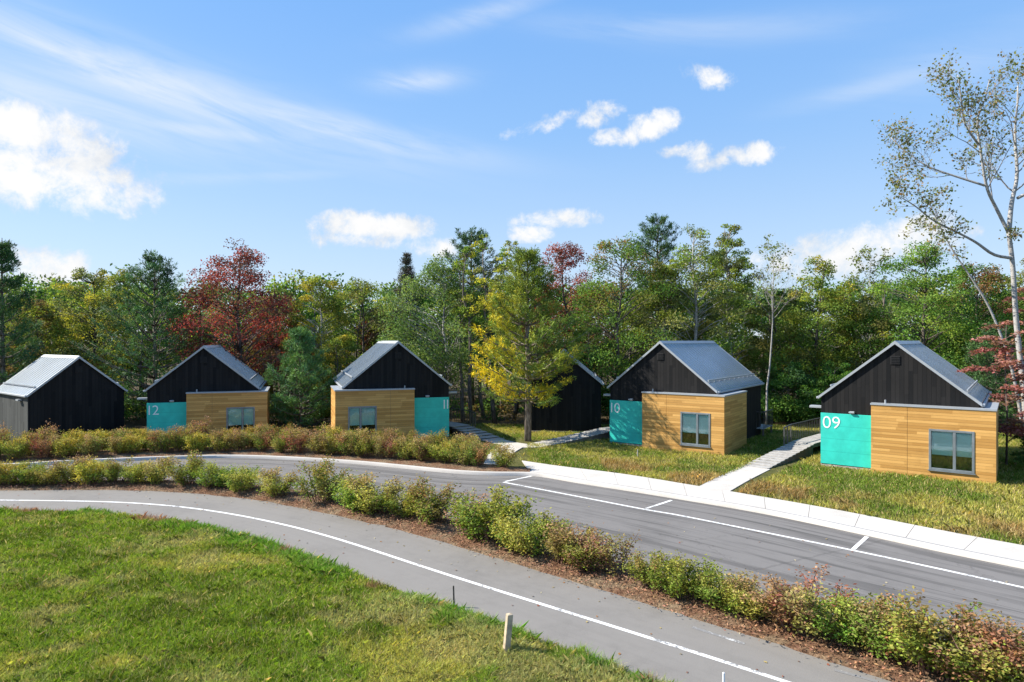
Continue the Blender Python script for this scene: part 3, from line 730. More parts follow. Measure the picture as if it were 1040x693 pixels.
def front_lawn(n):
    y = 9.6 + 15.5 * rg.random(n) ** 1.35; x = rg.uniform(-1, 1, n) * (y * .8 + 1.2) ; x = np.where(x > 7, x - 9, x)
    tf = rg.integers(0, n // 14, n); tx = np.random.default_rng(1).normal(size=(n // 14 + 1, 2))
    dl = dist_poly(x, y, path_lo); k = dl < .10 + .18 * (fbm(x * 2.2, y * 2.2) - .5)
    x, y, dl = x[k], y[k], dl[k]
    dry = fbm(x * .55 + 3, y * .55) * .55 + fbm(x * 2.1, y * 2.1 + 8) * .45
    reg = sm((x + 5.5) / 4) * sm((16.5 - y) / 4)                      # worn area left of the wooden stake
    dry = dry + .15 * reg - .12
    tan = sm((fbm(x * .9 + 40, y * 1.3 + 3) - .60 + .20 * reg) / .14) * (dl < -.3)
    edge = sm((dl + 1.1) / .8) * sm((fbm(x * .6, y * .6 + 60) - .40) / .15)
    keep = rg.random(len(x)) > tan * .12
    x, y, dl, dry, tan, edge = [q[keep] for q in (x, y, dl, dry, tan, edge)]
    n = len(x); c = lerp((.145, .215, .022), (.30, .30, .065), sm((dry - .40) / .22)); dk = sm((fbm(x * 1.4 + 70, y * 1.4) - .5) / .15)
    c = c * (1 - .34 * dk[:, None])
    c = c * (1 - edge[:, None] * .8) + np.array([.09, .21, .025]) * edge[:, None] * .8
    c = c * (1 - .5 * tan[:, None]) + np.array([.38, .33, .16]) * .5 * tan[:, None]
    straw = rg.random(n) < .10; c[straw] = np.array([.36, .30, .15]) * rg.uniform(.6, 1.1, (straw.sum(), 1))
    rs = (sm((dl + .55) / .4) * sm((fbm(x * .9 + 11, y * .9 + 23) - .56) / .05)) > rg.random(n)
    c[rs] = np.array([.30, .17, .11]) * rg.uniform(.6, 1.1, (rs.sum(), 1))
    c *= rg.uniform(.6, 1.35, (n, 1)) * rg.uniform(.9, 1.1, (n, 3))
    cl = fbm(x * 3, y * 3 + 50)
    h = rg.uniform(.05, .13, n) * (.6 + 1.3 * cl) * (1 + .9 * edge) * (1 - .2 * tan) + .16 * rs * rg.random(n)
    tall = rg.random(n) < .012; h[tall] *= 2.0; h = np.minimum(h, .20 + .10 * rg.random(n)); w = rg.uniform(.007, .017, n) * (y / 12); w[tall] *= .55; w[rs] *= .45
    c[tall] = np.array([.30, .27, .11]) * rg.uniform(.7, 1.2, (tall.sum(), 1))
    return blades(rg, np.c_[x, y], h, w, c, .9)
gv_, gt_ = front_lawn(900000)
tag(link('grass', np_mesh('grass', gv_, 5, gt_, M['blade'])), kind='stuff')

def back_lawn(n):
    y = 15 + 28 * rg.random(n); x = rg.uniform(-30, 34, n); k = (np.abs(x) < y * .8 + 2); x, y = x[k], y[k]
    dk = dist_poly(x, y, kerb); dw = dist_poly(x, y, walk_back)
    isl = x < .6
    k = np.where(isl, dk > 2.9, dw > .02); k &= ~((x < .8) & (x > -2.2) & (y < 37.5) & (rg.random(len(x)) < .8))
    x, y, dw = x[k], y[k], dw[k]
    # keep walkways clear
    def near(ax, ay, bx, by, w):
        d = np.array([bx - ax, by - ay]); L = np.linalg.norm(d); d /= L; s = (x - ax) * d[0] + (y - ay) * d[1]; t = -(x - ax) * d[1] + (y - ay) * d[0]
        return (s > -.2) & (s < L + .2) & (np.abs(t) < w)
    a1 = U(722, 499.5); k = ~(near(*a1, 14.3, 32.4, .74) | near(-.1, 35.1, 5.4, 37.6, .62) | near(-.5, 29, .3, 35.2, .6) | near(-3.5, 39.5, -.6, 35.6, .7) | near(14.3, 32.4, 15.3, 33.9, .74))
    x, y, dw = x[k], y[k], dw[k]; n = len(x)
    red = sm((fbm(x * .45 + 5, y * .45 + 2) - .42) / .16) * sm((3.6 - dw) / 2.2) * (x > 4) 
    dry = fbm(x * .5 + 31, y * .5)
    c = lerp((.11, .165, .022), (.28, .27, .06), sm((dry - .36) / .25))
    c = c * (1 - .75 * red[:, None]) + np.array([.26, .15, .075]) * .75 * red[:, None]
    straw = rg.random(n) < .15; c[straw] = np.array([.42, .34, .16]) * rg.uniform(.6, 1.1, (straw.sum(), 1))
    c *= rg.uniform(.6, 1.35, (n, 1)) * rg.uniform(.9, 1.1, (n, 3))
    h = rg.uniform(.07, .20, n) * (.4 + 1.2 * fbm(x * 1.6, y * 1.6 + 9)) * (1 + .5 * red)
    return blades(rg, np.c_[x, y], h, rg.uniform(.011, .024, n), c, .9)
gv_, gt_ = back_lawn(820000)
tag(link('grass', np_mesh('grass', gv_, 5, gt_, M['blade'])), kind='stuff')

# ------------------------------------------------------------------ shrubs
def shrub_proto(seed, h, r, pal, leaves, nst=17, ls=.048, top=None):
    rng = np.random.default_rng(seed); st = MB(); cs = []; ax = []; tn = []
    nb_ = 0
    for i in range(nst):
        a = rng.uniform(0, 2 * np.pi); rr_ = r * math.sqrt(rng.random()) * .95; hh = h * (1.0 - .38 * (rr_ / r) ** 2) * rng.uniform(.68, 1.06)
        end = np.array([math.cos(a) * rr_, math.sin(a) * rr_, hh]); st0 = end * [.22, .22, 0] + rng.normal(size=3) * [.04, .04, 0]
        pts = [st0 + (end - st0) * t + np.array([0, 0, .10 * hh * math.sin(math.pi * t)]) + rng.normal(size=3) * .02 * (t > 0) for t in np.linspace(0, 1, 5)]
        pts[0][2] = -.06
        st.tube(pts, [.012, .010, .008, .006, .003], 4); subs = [(pts, .16, 1.0)]
        for k in range(5):
            t = rng.uniform(.15, .9); b0 = pts[0] + (pts[-1] - pts[0]) * t; d = unit(np.array([rng.normal(), rng.normal(), .7 + rng.random()])); l = h * rng.uniform(.15, .33)
            tw = [b0, b0 + d * l * .5, b0 + d * l + [0, 0, .02]]; st.tube(tw, [.006, .004, .002], 3); subs.append((tw, .15, 1.0))
        colr = pal[rng.choice(len(pal))]
        for tw, t0, _ in subs:
            m_ = int(leaves * 2.2 / (nst * 6) * (1.6 if tw is pts else 1)); tw = np.array(tw); t = np.clip(t0 + (1 - t0) * rng.random(m_) ** .75, 0, 1) * (len(tw) - 1); j = np.minimum(t.astype(int), len(tw) - 2)
            p_ = tw[j] + (tw[j + 1] - tw[j]) * (t - j)[:, None]; o = rng.normal(size=(m_, 3)) * .055; cs.append(p_ + o); ax.append(unit(o + [0, 0, .02]) + rng.normal(size=(m_, 3)) * .5)
            base = np.array(colr)[None] * rng.uniform(.65, 1.35, (m_, 1)) * rng.uniform(.88, 1.12, (m_, 3))
            if top is not None:
                f = np.clip((p_[:, 2] / h - .5) / .4, 0, 1) * rng.random(m_); base = base * (1 - f[:, None]) + np.array(top)[None] * rng.uniform(.7, 1.2, (m_, 1)) * f[:, None]
            tn.append(base)
    c = np.concatenate(cs); a = np.concatenate(ax); t = np.concatenate(tn); n = len(c); c[:, 2] = np.maximum(c[:, 2], .04)
    nr = unit(rng.normal(size=(n, 3)) * .8 + [0, 0, .55])
    lf = leaf_quads(rng, c, rng.uniform(.7, 1.35, n) * ls, rng.uniform(.45, .75, n) * ls, nr, a)
    return st.mesh('branches'), np_mesh('foliage', lf, 4, t, M['shrub_leaf'])
G1, G2, G3 = (.105, .165, .024), (.17, .20, .032), (.25, .24, .05)
OL, RU, BR, PK, RD = (.16, .145, .042), (.25, .13, .055), (.17, .095, .05), (.30, .175, .105), (.19, .055, .048)
SP = dict(
    green=[shrub_proto(1, .95, .62, [G1, G2, G1], 2100, top=G3), shrub_proto(2, .88, .66, [G2, G1, G3], 2100, top=OL)],
    mixed=[shrub_proto(3, 1.0, .62, [G2, OL, G1], 1900, top=RU), shrub_proto(4, .95, .6, [OL, G2, G3], 1800, top=PK)],
    russet=[shrub_proto(5, 1.0, .58, [OL, G2, BR], 1700, top=PK), shrub_proto(6, 1.05, .6, [RU, OL, G1], 1600, top=PK)],
    red=[shrub_proto(7, 1.08, .58, [BR, RD, OL], 1500, top=PK)],
    thin=[shrub_proto(8, 1.15, .5, [OL, G2, PK], 620, 9, top=PK), shrub_proto(9, 1.05, .5, [PK, BR, OL], 620, 9)],
    yellow=[shrub_proto(10, .92, .64, [G3, G2, (.28, .23, .04)], 1900, top=(.30, .20, .05))])
for lst in SP.values():
    for a, c in lst: a.materials.append(M['shrub_stem'])
_pc = {}
def place_shrub(kind, x, y, z, s, hs, rot, label, group):
    i = _pc.get(kind, 0); _pc[kind] = i + 1; st, fo = SP[kind][i % len(SP[kind])]
    t = empty('shrub', (x, y, z), rot); t.scale = (s, s, s * hs); tag(t, label, 'shrub', group)
    link('branches', st, t); link('foliage', fo, t)
ORD = ['first', 'second', 'third', 'fourth', 'fifth', 'sixth', 'seventh', 'eighth', 'ninth', 'tenth', 'eleventh', 'twelfth', 'thirteenth', 'fourteenth', 'fifteenth', 'sixteenth', 'seventeenth', 'eighteenth', 'nineteenth', 'twentieth']
def ordn(i, n):
    return (ORD[i] + ' from the left end') if i < n - i - 1 else (ORD[n - 1 - i] + ' from the right end' if n - 1 - i > 0 else 'last at the right end')
DESC = dict(green='leafy green', mixed='green and tan mottled', russet='russet brown', red='dark red tinged', thin='thin straggly pinkish', yellow='yellow green')
near = [(-14, 'mixed', .9), (10, 'yellow', .95), (30, 'green', .95), (50, 'green', 1), (72, 'mixed', .95), (94, 'yellow', .95), (118, 'mixed', 1.0), (140, 'yellow', .95), (163, 'mixed', .95), (188, 'mixed', 1.05),
        (218, 'green', 1.0), (250, 'green', 1.02), (284, 'mixed', 1.0), (324, 'mixed', 1.08), (358, 'green', .95), (382, 'mixed', 1.05), (408, 'green', .95), (440, 'mixed', 1.08), (474, 'thin', 1.05), (500, 'green', 1.08), (530, 'green', 1.05),
        (566, 'mixed', .98), (602, 'russet', 1.0), (634, 'thin', 1.0), (656, 'mixed', .8), (688, 'green', 1.05), (724, 'green', 1.02), (768, 'mixed', 1.02), (810, 'red', 1.05), (850, 'green', .92), (890, 'russet', 1.02), (934, 'mixed', 1.06), (974, 'green', .95), (1006, 'russet', 1.05), (1034, 'mixed', 1.02), (1068, 'russet', 1.0)]
bedc = offs(path_up, .82)
bed_px = 520 + FPX * bedc[:, 0] / np.maximum(bedc[:, 1], 1)
rg = random.Random(4)
def anchor(px):
    marks = [(60, 'below the end shed'), (170, 'below the 12 panel'), (235, 'below cabin 12 window'), (300, 'below the gap between cabins 12 and 11'), (375, 'below cabin 11 window'), (440, 'below the 11 panel'), (535, 'below the pine trunk'), (636, 'below the 10 panel'), (706, 'below cabin 10 window'), (790, 'below the ramp of cabin 09'), (860, 'below the 09 panel'), (966, 'below cabin 09 window'), (1040, 'at the right edge')]
    return min(marks, key=lambda q: abs(q[0] - px))[1]
for i, (px, kind, s) in enumerate(near):
    j = int(np.argmin(np.abs(bed_px - px))); p_ = bedc[j] + np.array([0, rg.uniform(-.18, .18) + (.35 if kind == 'thin' else 0)])
    place_shrub(kind, p_[0], p_[1], .02, s * (1.42 if px < 300 else 1.66 if px < 560 else 1.46) * rg.uniform(.86, 1.1), rg.uniform(.76, .92) * (.88 if px < 560 else .79), rg.uniform(0, 6.3),
                f'{DESC[kind]} shrub in the near roadside bed, {ordn(i, len(near))}', 'shrubs in the bed between path and road')
far_kinds = ['yellow', 'mixed', 'yellow', 'red', 'yellow', 'russet', 'mixed', 'yellow', 'russet', 'mixed', 'yellow', 'mixed', 'russet', 'russet', 'mixed', 'red', 'russet', 'mixed', 'russet', 'mixed', 'red', 'mixed', 'russet', 'yellow', 'mixed', 'russet', 'mixed', 'thin']
fl = resamp(offs(kf, 1.1), 400); fpx = 520 + FPX * fl[:, 0] / fl[:, 1]
i0 = int(np.argmin(np.abs(fpx + 30))); i1 = int(np.argmin(np.abs(fpx - 512)))
idx = np.linspace(i0, i1, 27).astype(int)
for i, j in enumerate(idx):
    p_ = fl[j]; kind = far_kinds[i % len(far_kinds)]
    place_shrub(kind, p_[0] + rg.uniform(-.2, .2), p_[1] + rg.uniform(-.15, .15), .05, rg.uniform(1.15, 1.36), rg.uniform(.78, .93), rg.uniform(0, 6.3),
                f'{DESC[kind]} shrub in front row of far hedge, {ordn(i, len(idx))}', 'shrubs in the far kerbside hedge')
fl2 = resamp(offs(kf, 2.0), 400); fpx2 = 520 + FPX * fl2[:, 0] / fl2[:, 1]
i0 = int(np.argmin(np.abs(fpx2 + 20))); i1 = int(np.argmin(np.abs(fpx2 - 470)))
idx = np.linspace(i0, i1, 25).astype(int)
for i, j in enumerate(idx):
    p_ = fl2[j]; kind = far_kinds[(i * 5 + 3) % len(far_kinds)]
    place_shrub(kind, p_[0] + rg.uniform(-.2, .2), p_[1] + rg.uniform(-.15, .15), .05, rg.uniform(1.2, 1.45), rg.uniform(.85, 1.0), rg.uniform(0, 6.3),
                f'{DESC[kind]} shrub in back row of far hedge, {ordn(i, len(idx))}', 'shrubs in the far kerbside hedge')

# ------------------------------------------------------------------ trees
class Leaves:
    def __init__(s): s.v = []; s.t = []
    def add(s, v, t): s.v.append(v); s.t.append(t)
    def mesh(s, m): return np_mesh('crown', np.concatenate(s.v), 4, np.concatenate(s.t), m)
def jit(rng, col, n, v=.3): return np.array(col)[None] * rng.uniform(1 - v, 1 + v, (n, 1)) * rng.uniform(.9, 1.1, (n, 3))

def decid(seed, H, Rr, base, pal, ncl=150, nl=250, ls=.145, flat=.6, open_=0.0, bk='bark', top=None, shape=(.55, 1.0), trunk_r=None):
    """leafy tree: trunk, limbs to leaf clumps spread through the crown volume"""
    rng = np.random.default_rng(seed); tb = MB(); lv = Leaves()
    wob = np.cumsum(rng.normal(size=(9, 2)) * .10 * H / 10, axis=0); zz = np.linspace(0, H * .93, 9); tr = trunk_r or H * .014
    trunk = np.c_[wob, zz]; trunk[0, :2] = 0; tb.tube([(trunk[0, 0], trunk[0, 1], -.3)] + list(trunk[1:]), list(np.linspace(tr, tr * .18, 9)), 7)
    for i in range(ncl):
        t = rng.random() ** .85; z = base + (H - base) * t
        prof = min(1, (1.06 - t) / .60) ** .62 * min(1, .5 + 1.5 * t)
        a = rng.uniform(0, 2 * np.pi); lob = .62 + .75 * float(vnoise(math.cos(a) * 1.3 + seed * 3.1 + z * .45, math.sin(a) * 1.3 + z * .45)); rad = Rr * prof * lob * rng.uniform(.25, 1.0) ** .6
        c = np.array([math.cos(a) * rad, math.sin(a) * rad, z + rng.normal() * .15])
        k = np.clip((z - rad * .55) / (H * .93) * 8, .6, 7.9); j = int(k); s0 = trunk[j] + (trunk[j + 1] - trunk[j]) * (k - j)
        if s0[2] < c[2] + .3:
            mid = (s0 + c) / 2 + rng.normal(size=3) * .12 + [0, 0, .08 * rad]; tb.tube([s0, mid, c], [tr * .28 * (1 - .6 * t), tr * .16, .012], 4)
        if rng.random() < open_: continue
        cr_ = Rr * rng.uniform(.18, .38) * (1.15 - .62 * t); n = int(nl * 1.1 * (cr_ / (Rr * .3)) ** 1.6 * rng.uniform(.6, 1.2)); d = unit(rng.normal(size=(n, 3))) * (rng.random(n) ** .45)[:, None]
        p_ = c + d * cr_ * [1, 1, flat]
        p_ += [0, 0, -.22 * cr_] * (np.linalg.norm(d[:, :2], axis=1) ** 2)[:, None]
        col = np.array(pal[rng.choice(len(pal))])
        if top is not None and rng.random() < np.clip((t - top[1] + .2) * 1.1, 0, .5): col = np.array(top[0])
        nr = unit(rng.normal(size=(n, 3)) * .75 + d * .5 + [0, 0, .5])
        lv.add(leaf_quads(rng, p_, ls * rng.uniform(.65, 1.3, n), ls * rng.uniform(.45, .85, n), nr), jit(rng, col * rng.uniform(.8, 1.2), n))
    return tb.mesh('trunk', True), lv.mesh(M['leaf']), bk

def conifer(seed, H, Rr, base, pal, wh=17, nbr=6, lean_up=.16, tuft=15, nl=.30, prof=.8, bk='pine_bark', side=None, dens=1.0, trunk_r=None):
    """pine: whorls of limbs carrying flat sprays of needle tufts"""
    rng = np.random.default_rng(seed); tb = MB(); lv = Leaves(); tr = trunk_r or H * .014
    tb.tube([(0, 0, -.3), (.04, .02, H * .3), (-.03, .03, H * .65), (0, 0, H)], [tr, tr * .85, tr * .5, .02], 8)
    for w in range(wh):
        t = (w + rng.uniform(-.3, .3)) / wh; t = min(max(t, 0), .99); z = base + (H - base) * t ** .95
        L = Rr * ((1 - t) ** prof * min(1, .55 + t * 3.5) + .07) 
        for b_i in range(nbr):
            if rng.random() > dens: continue
            a = 2 * math.pi * (b_i / nbr) + w * 2.4 + rng.normal() * .25; l = L * rng.uniform(.6, 1.15)
            e = lean_up + .55 * t + rng.normal() * .08; d = np.array([math.cos(a) * math.cos(e), math.sin(a) * math.cos(e), math.sin(e)])
            lat = np.array([-math.sin(a), math.cos(a), 0]); p0 = np.array([0, 0, z]); n_s = 5
            cur = lambda s: p0 + d * l * s + np.array([0, 0, l * (.16 * s * s - .18 * s * (1 - s))])
            tb.tube([cur(s) for s in np.linspace(0, 1, n_s)], list(np.linspace(.028 + .012 * l, .008, n_s)), 4)
            nt_ = int(tuft * (.5 + l / Rr)); colr = np.array(pal[rng.choice(len(pal))]) * rng.uniform(.8, 1.2)
            s = .28 + .72 * rng.random(nt_) ** .8; off = (rng.random(nt_) * 2 - 1) * (1.08 - s) * .55 * l
            cpt = np.array([cur(q_) for q_ in s]) + lat[None] * off[:, None] + rng.normal(size=(nt_, 3)) * [.08, .08, .05]
            k = 13; n = nt_ * k; cc = np.repeat(cpt, k, 0); dirn = unit(d[None] * .7 + lat[None] * np.repeat(np.sign(off), k)[:, None] * .4 + np.array([0, 0, .35]) + rng.normal(size=(n, 3)) * .55)
            ln = nl * rng.uniform(.6, 1.2, n); cc = cc + dirn * ln[:, None] * .5 + rng.normal(size=(n, 3)) * .07
            tn = jit(rng, colr, n, .3)
            if side is not None:
                f = side(cc, rng, t); tn = tn * (1 - f[:, None]) + jit(rng, (.46, .36, .015), n, .3) * f[:, None]
            lv.add(leaf_quads(rng, cc, ln, ln * rng.uniform(.10, .20, n), None, dirn), tn)
    return tb.mesh('trunk', True), lv.mesh(M['needle']), bk

def grow(rng, tb, lv, p, d, L, r, lev, maxlev, up, leaf, sides=5):
    n = 5; pts = [np.array(p, float)]; d = unit(np.array(d, float))
    for i in range(n):
        d = unit(d + rng.normal(size=3) * .16 + np.array([0, 0, up])); pts.append(pts[-1] + d * L / n)
    tb.tube(pts, list(np.linspace(r, r * .45 if lev < maxlev else .004, n + 1)), max(3, sides - lev))
    if lev < maxlev:
        for k in range(rng.integers(4, 7)):
            t = rng.uniform(.3, 1.0) * n; j = min(int(t), n - 1); q_ = pts[j] + (pts[j + 1] - pts[j]) * (t - j); td = unit(pts[j + 1] - pts[j])
            sd_ = unit(np.cross(td, rng.normal(size=3))); grow(rng, tb, lv, q_, td * .75 + sd_ * rng.uniform(.5, .95), L * rng.uniform(.42, .68), r * .48, lev + 1, maxlev, up, leaf, sides)
    if leaf and lev >= maxlev - 1:
        m_ = rng.poisson(leaf['n']);
        if m_:
            t = rng.uniform(.2, 1, m_) * n; j = np.minimum(t.astype(int), n - 1); P_ = np.array(pts); c = P_[j] + (P_[j + 1] - P_[j]) * (t - j)[:, None] + rng.normal(size=(m_, 3)) * leaf['sp']
            col = leaf['pal'][rng.choice(len(leaf['pal']))]
            lv.add(leaf_quads(rng, c, leaf['s'] * rng.uniform(.6, 1.3, m_), leaf['s'] * rng.uniform(.5, .85, m_)), jit(rng, col, m_, .3))
def bare(seed, H, pal, nleaf=2, r=.10, spread=.45, base=.35, twigm='grey_twig', maxlev=3):
    rng = np.random.default_rng(seed); tb = MB(); tw = MB(); lv = Leaves()
    pts = [np.array([0, 0, -.3])]; d = np.array([rng.normal() * .04, rng.normal() * .04, 1.])
    for i in range(8): pts.append(pts[-1] + unit(d + rng.normal(size=3) * .05) * (H * .97 + .3) / 8)
    tb.tube(pts, list(np.linspace(r, .012, 9)), 7); leaf = dict(n=nleaf, sp=.10, pal=pal, s=.17)
    for k in range(22):
        t = base + (1 - base) * (k + rng.random()) / 22; j = min(int(t * 8), 7); q_ = pts[j] + (pts[j + 1] - pts[j]) * (t * 8 - j); a = rng.uniform(0, 6.3)
        grow(rng, tw, lv, q_, (math.cos(a) * spread * 1.4, math.sin(a) * spread * 1.4, .9), H * .27 * (1.15 - t) + .5, r * .42 * (1.15 - t), 1, maxlev, .05, leaf, 4)
    if not lv.v: lv.add(np.zeros((4, 3)), np.zeros((1, 3)))
    return tb.mesh('trunk', True), lv.mesh(M['leaf']), 'birch_bark', tw.mesh('branches')
def put_tree(name, px, Z, parts, label, cat, group, rot=0, z=None, x=None):
    x = PX(px, Z) if x is None else x
    z = float(ground_z(np.array([x]), np.array([Z]))[0]) if z is None else z
    t = empty(name, (x, Z, z), rot); tag(t, label, cat, group)
    parts[0].materials.clear(); parts[0].materials.append(M[parts[2]]); link('trunk', parts[0], t); link('crown', parts[1], t)
    if len(parts) > 3: parts[3].materials.append(M['grey_twig']); link('branches', parts[3], t)
    return t

PINE = [(.034, .072, .026), (.046, .088, .028), (.028, .060, .024)]; PINE_L = [(.055, .115, .036), (.045, .10, .038), (.07, .13, .034)]
GRN = [(.060, .112, .020), (.082, .138, .024), (.05, .092, .018)]; GRN_L = [(.12, .17, .028), (.15, .19, .03), (.09, .14, .025)]
OLV = [(.10, .115, .035), (.075, .095, .03), (.13, .135, .04)]; YEL = [(.24, .22, .03), (.18, .19, .03), (.12, .15, .03)]
MAR = [(.13, .028, .034), (.095, .026, .028), (.18, .03, .036), (.085, .040, .032)]; BRN = [(.11, .085, .035), (.09, .09, .03), (.13, .095, .035)]
FG = 'trees along the forest edge'
# kind, px, Z, top px, half width px, crown base m, palette, label, extra
TREES = [
 ('C', 2, 41, 237, 34, 1.5, PINE, 'dark pine cut off by the left edge of the photo', {}),
 ('D', 38, 47, 305, 36, 1.5, BRN + OLV + GRN_L, 'brownish olive tree behind the end shed, next to the left edge pine', {}),
 ('D', 92, 49, 272, 34, 2.0, YEL + OLV, 'yellow green loose tree rising behind the end shed roof ridge', dict(open_=.25)),
 ('D', 66, 54, 300, 30, 2, GRN_L + OLV, 'light green tree in the gap left of the end shed gable', dict(open_=.3)),
 ('C', 157, 46, 258, 58, 1.2, PINE_L + PINE, 'tall full green pine between the end shed and cabin 12', dict(wh=17, nbr=7)),
 ('D', 124, 55, 274, 30, 2, YEL + GRN_L, 'yellowing tree close left of the tall full pine', dict(open_=.3)),
 ('D', 240, 47, 247, 49, 2.6, MAR + MAR, 'deep red maple towering over the roof of cabin 12', dict(ls=.15, ncl=165, nl=230, open_=.1)),
 ('D', 276, 52, 300, 30, 2.0, MAR + BRN + OLV, 'reddish brown smaller maple just right of the deep red maple', dict(open_=.1)),
 ('C', 305, 41, 332, 34, .5, PINE_L, 'small bright green pine between cabins 12 and 11', dict(wh=15, nbr=6, nl=.26)),
 ('D', 325, 49, 275, 30, 2.0, GRN_L + YEL, 'light yellow green birch above the small bright pine', dict(bk='birch_bark', open_=.2)),
 ('D', 366, 53, 283, 34, 2.5, OLV + GRN_L, 'thin hazy green tree behind the left roof slope of cabin 11', dict(open_=.4, nl=150)),
 ('C', 413, 54, 257, 25, 2.0, [(.05, .05, .035), (.06, .045, .035), (.035, .055, .03)], 'narrow brownish spruce spire above cabin 11 ridge', dict(prof=1.0, lean_up=.0, nl=.2, wh=30)),
 ('D', 388, 55, 318, 26, 1.5, MAR + BRN + GRN_L, 'low reddish tree peeking over the ridge of cabin 11', {}),
 ('D', 446, 46, 266, 48, 2.5, [(.085, .12, .035), (.10, .13, .04), (.07, .105, .032)], 'broad soft green birch behind the right side of cabin 11', dict(bk='birch_bark', ncl=150, nl=260, ls=.14)),
 ('C', 479, 52, 236, 40, 3.0, PINE, 'dark pine top behind the broad soft birch', dict(prof=.55, wh=16, nbr=7)),
 ('D', 576, 52, 250, 42, 2.0, MAR + [(.2, .05, .05)], 'maroon maple top right of the yellowing pine', {}),
 ('D', 626, 46, 239, 50, 1.5, GRN + GRN + [(.11, .12, .03)], 'full dark green tree with rusty top behind the gap left of cabin 10', dict(ncl=140, top=((.15, .095, .03), .75))),
 ('C', 668, 54, 222, 36, 4.0, PINE, 'tallest dark pine tip behind cabin 10', dict(prof=.55, wh=16, nbr=7)),
 ('D', 676, 47, 265, 30, 2.0, OLV + GRN_L, 'olive green aspen directly above the ridge of cabin 10', dict(bk='birch_bark')),
 ('D', 707, 46, 233, 42, 2.0, GRN_L + OLV + OLV, 'light green poplar behind the right roof slope of cabin 10', dict(bk='birch_bark', ncl=120)),
 ('D', 741, 49, 230, 26, 2.0, OLV + GRN_L, 'slim light green poplar beside the bare birch', dict(bk='birch_bark', open_=.1)),
 ('B', 778, 42, 252, 20, .6, OLV, 'bare grey twigged birch with white trunk right of cabin 10', dict(nleaf=.8, r=.075)),
 ('D', 792, 49, 295, 34, .8, GRN + OLV, 'bushy green tree behind the bare birch trunk', dict(ncl=110)),
 ('D', 829, 47, 261, 34, 1.5, GRN_L + GRN_L + YEL, 'bright yellow green maple above the ramp of cabin 09', dict(ncl=105)),
 ('B', 880, 50, 258, 34, .25, OLV + GRN_L, 'grey half bare tree over the left roof slope of cabin 09', dict(nleaf=3.5)),
 ('D', 872, 47, 305, 36, 1.5, OLV + YEL + GRN, 'olive yellow tree below the grey half bare tree', dict(open_=.1)),
 ('D', 936, 45, 249, 46, 1.5, GRN_L + GRN_L + GRN, 'large bright green maple behind the ridge of cabin 09', dict(ncl=130)),
 ('D', 992, 47, 266, 40, 1.5, GRN + GRN + OLV, 'dark green tree with rusty top left of the tall birch', dict(top=((.13, .07, .035), .7))),
 ('C', 1012, 40, 330, 36, .6, PINE, 'short dark pine behind the red leaved saplings', dict(wh=16, nl=.25)),
 ('D', 1060, 44, 262, 46, 1.5, GRN + OLV, 'dark green tree cut by the right edge of the photo', {}),
 ('D', 850, 43, 372, 28, .3, GRN, 'dark low understory tree left of cabin 09', dict(ncl=60)),
 ('D', 800, 44, 370, 34, .3, GRN + [(.03, .06, .02)], 'dark low understory tree behind the ramp railing', dict(ncl=60)),
 ('D', 345, 45, 340, 26, .3, GRN_L + YEL, 'yellow green understory tree left of cabin 11 roof', dict(ncl=60)),
 ('D', 20, 45, 345, 34, .3, OLV + GRN, 'olive understory tree left of the end shed', dict(ncl=60)),
 ('D', 600, 45, 330, 30, .3, GRN, 'dark green understory tree above the half hidden shed', dict(ncl=60)),
]
CAT = {'C': ('pine_tree', 'pine tree'), 'D': ('leafy_tree', 'tree'), 'B': ('birch_tree', 'birch tree')}
for i, (k, px, Z, top, hw, base, pal, label, ex) in enumerate(TREES):
    H = HT(top, Z); Rr = 1.28 * hw * Z / FPX; ex = dict(ex)
    if k == 'C': parts = conifer(100 + i, H, Rr, base, pal, **ex)
    elif k == 'D': parts = decid(100 + i, H, Rr, base, pal, **ex)
    else: parts = bare(100 + i, H, pal, base=base, **ex)
    nm, ct = CAT[k]; nm = 'maple_tree' if 'maple' in label else nm; ct = 'maple tree' if 'maple' in label else ct
    put_tree(nm, px, Z, parts, label, ct, FG)

# yellowing pine in front of the half hidden shed
H = HT(253, 36.1)
def yel(c, rng, t):
    f = np.clip((-c[:, 0] * .8 - c[:, 1] * .3 - .25) / 1.9, 0, 1) * np.clip(1.15 - t * 1.35, 0, 1)
    low = np.clip((.22 - t) / .2, 0, 1); nz = vnoise(c[:, 0] * 1.3 + 9 + c[:, 2], c[:, 2] * 1.1 + c[:, 1])
    return np.clip(np.maximum(f, low * .6) * 1.25 * sm((nz - .36) / .12) + .06, 0, 1) * (rng.random(len(c)) < .85)
parts = conifer(77, H, 4.2, 2.1, [(.080, .128, .022), (.105, .145, .022), (.055, .098, .022)], wh=17, nbr=7, lean_up=.10, tuft=25, nl=.24, prof=.92, side=yel, trunk_r=.2)
put_tree('pine_tree', 536, 36.1, parts, 'green and yellow pine standing alone on the lawn between cabins 11 and 10', 'pine tree', None, z=0)

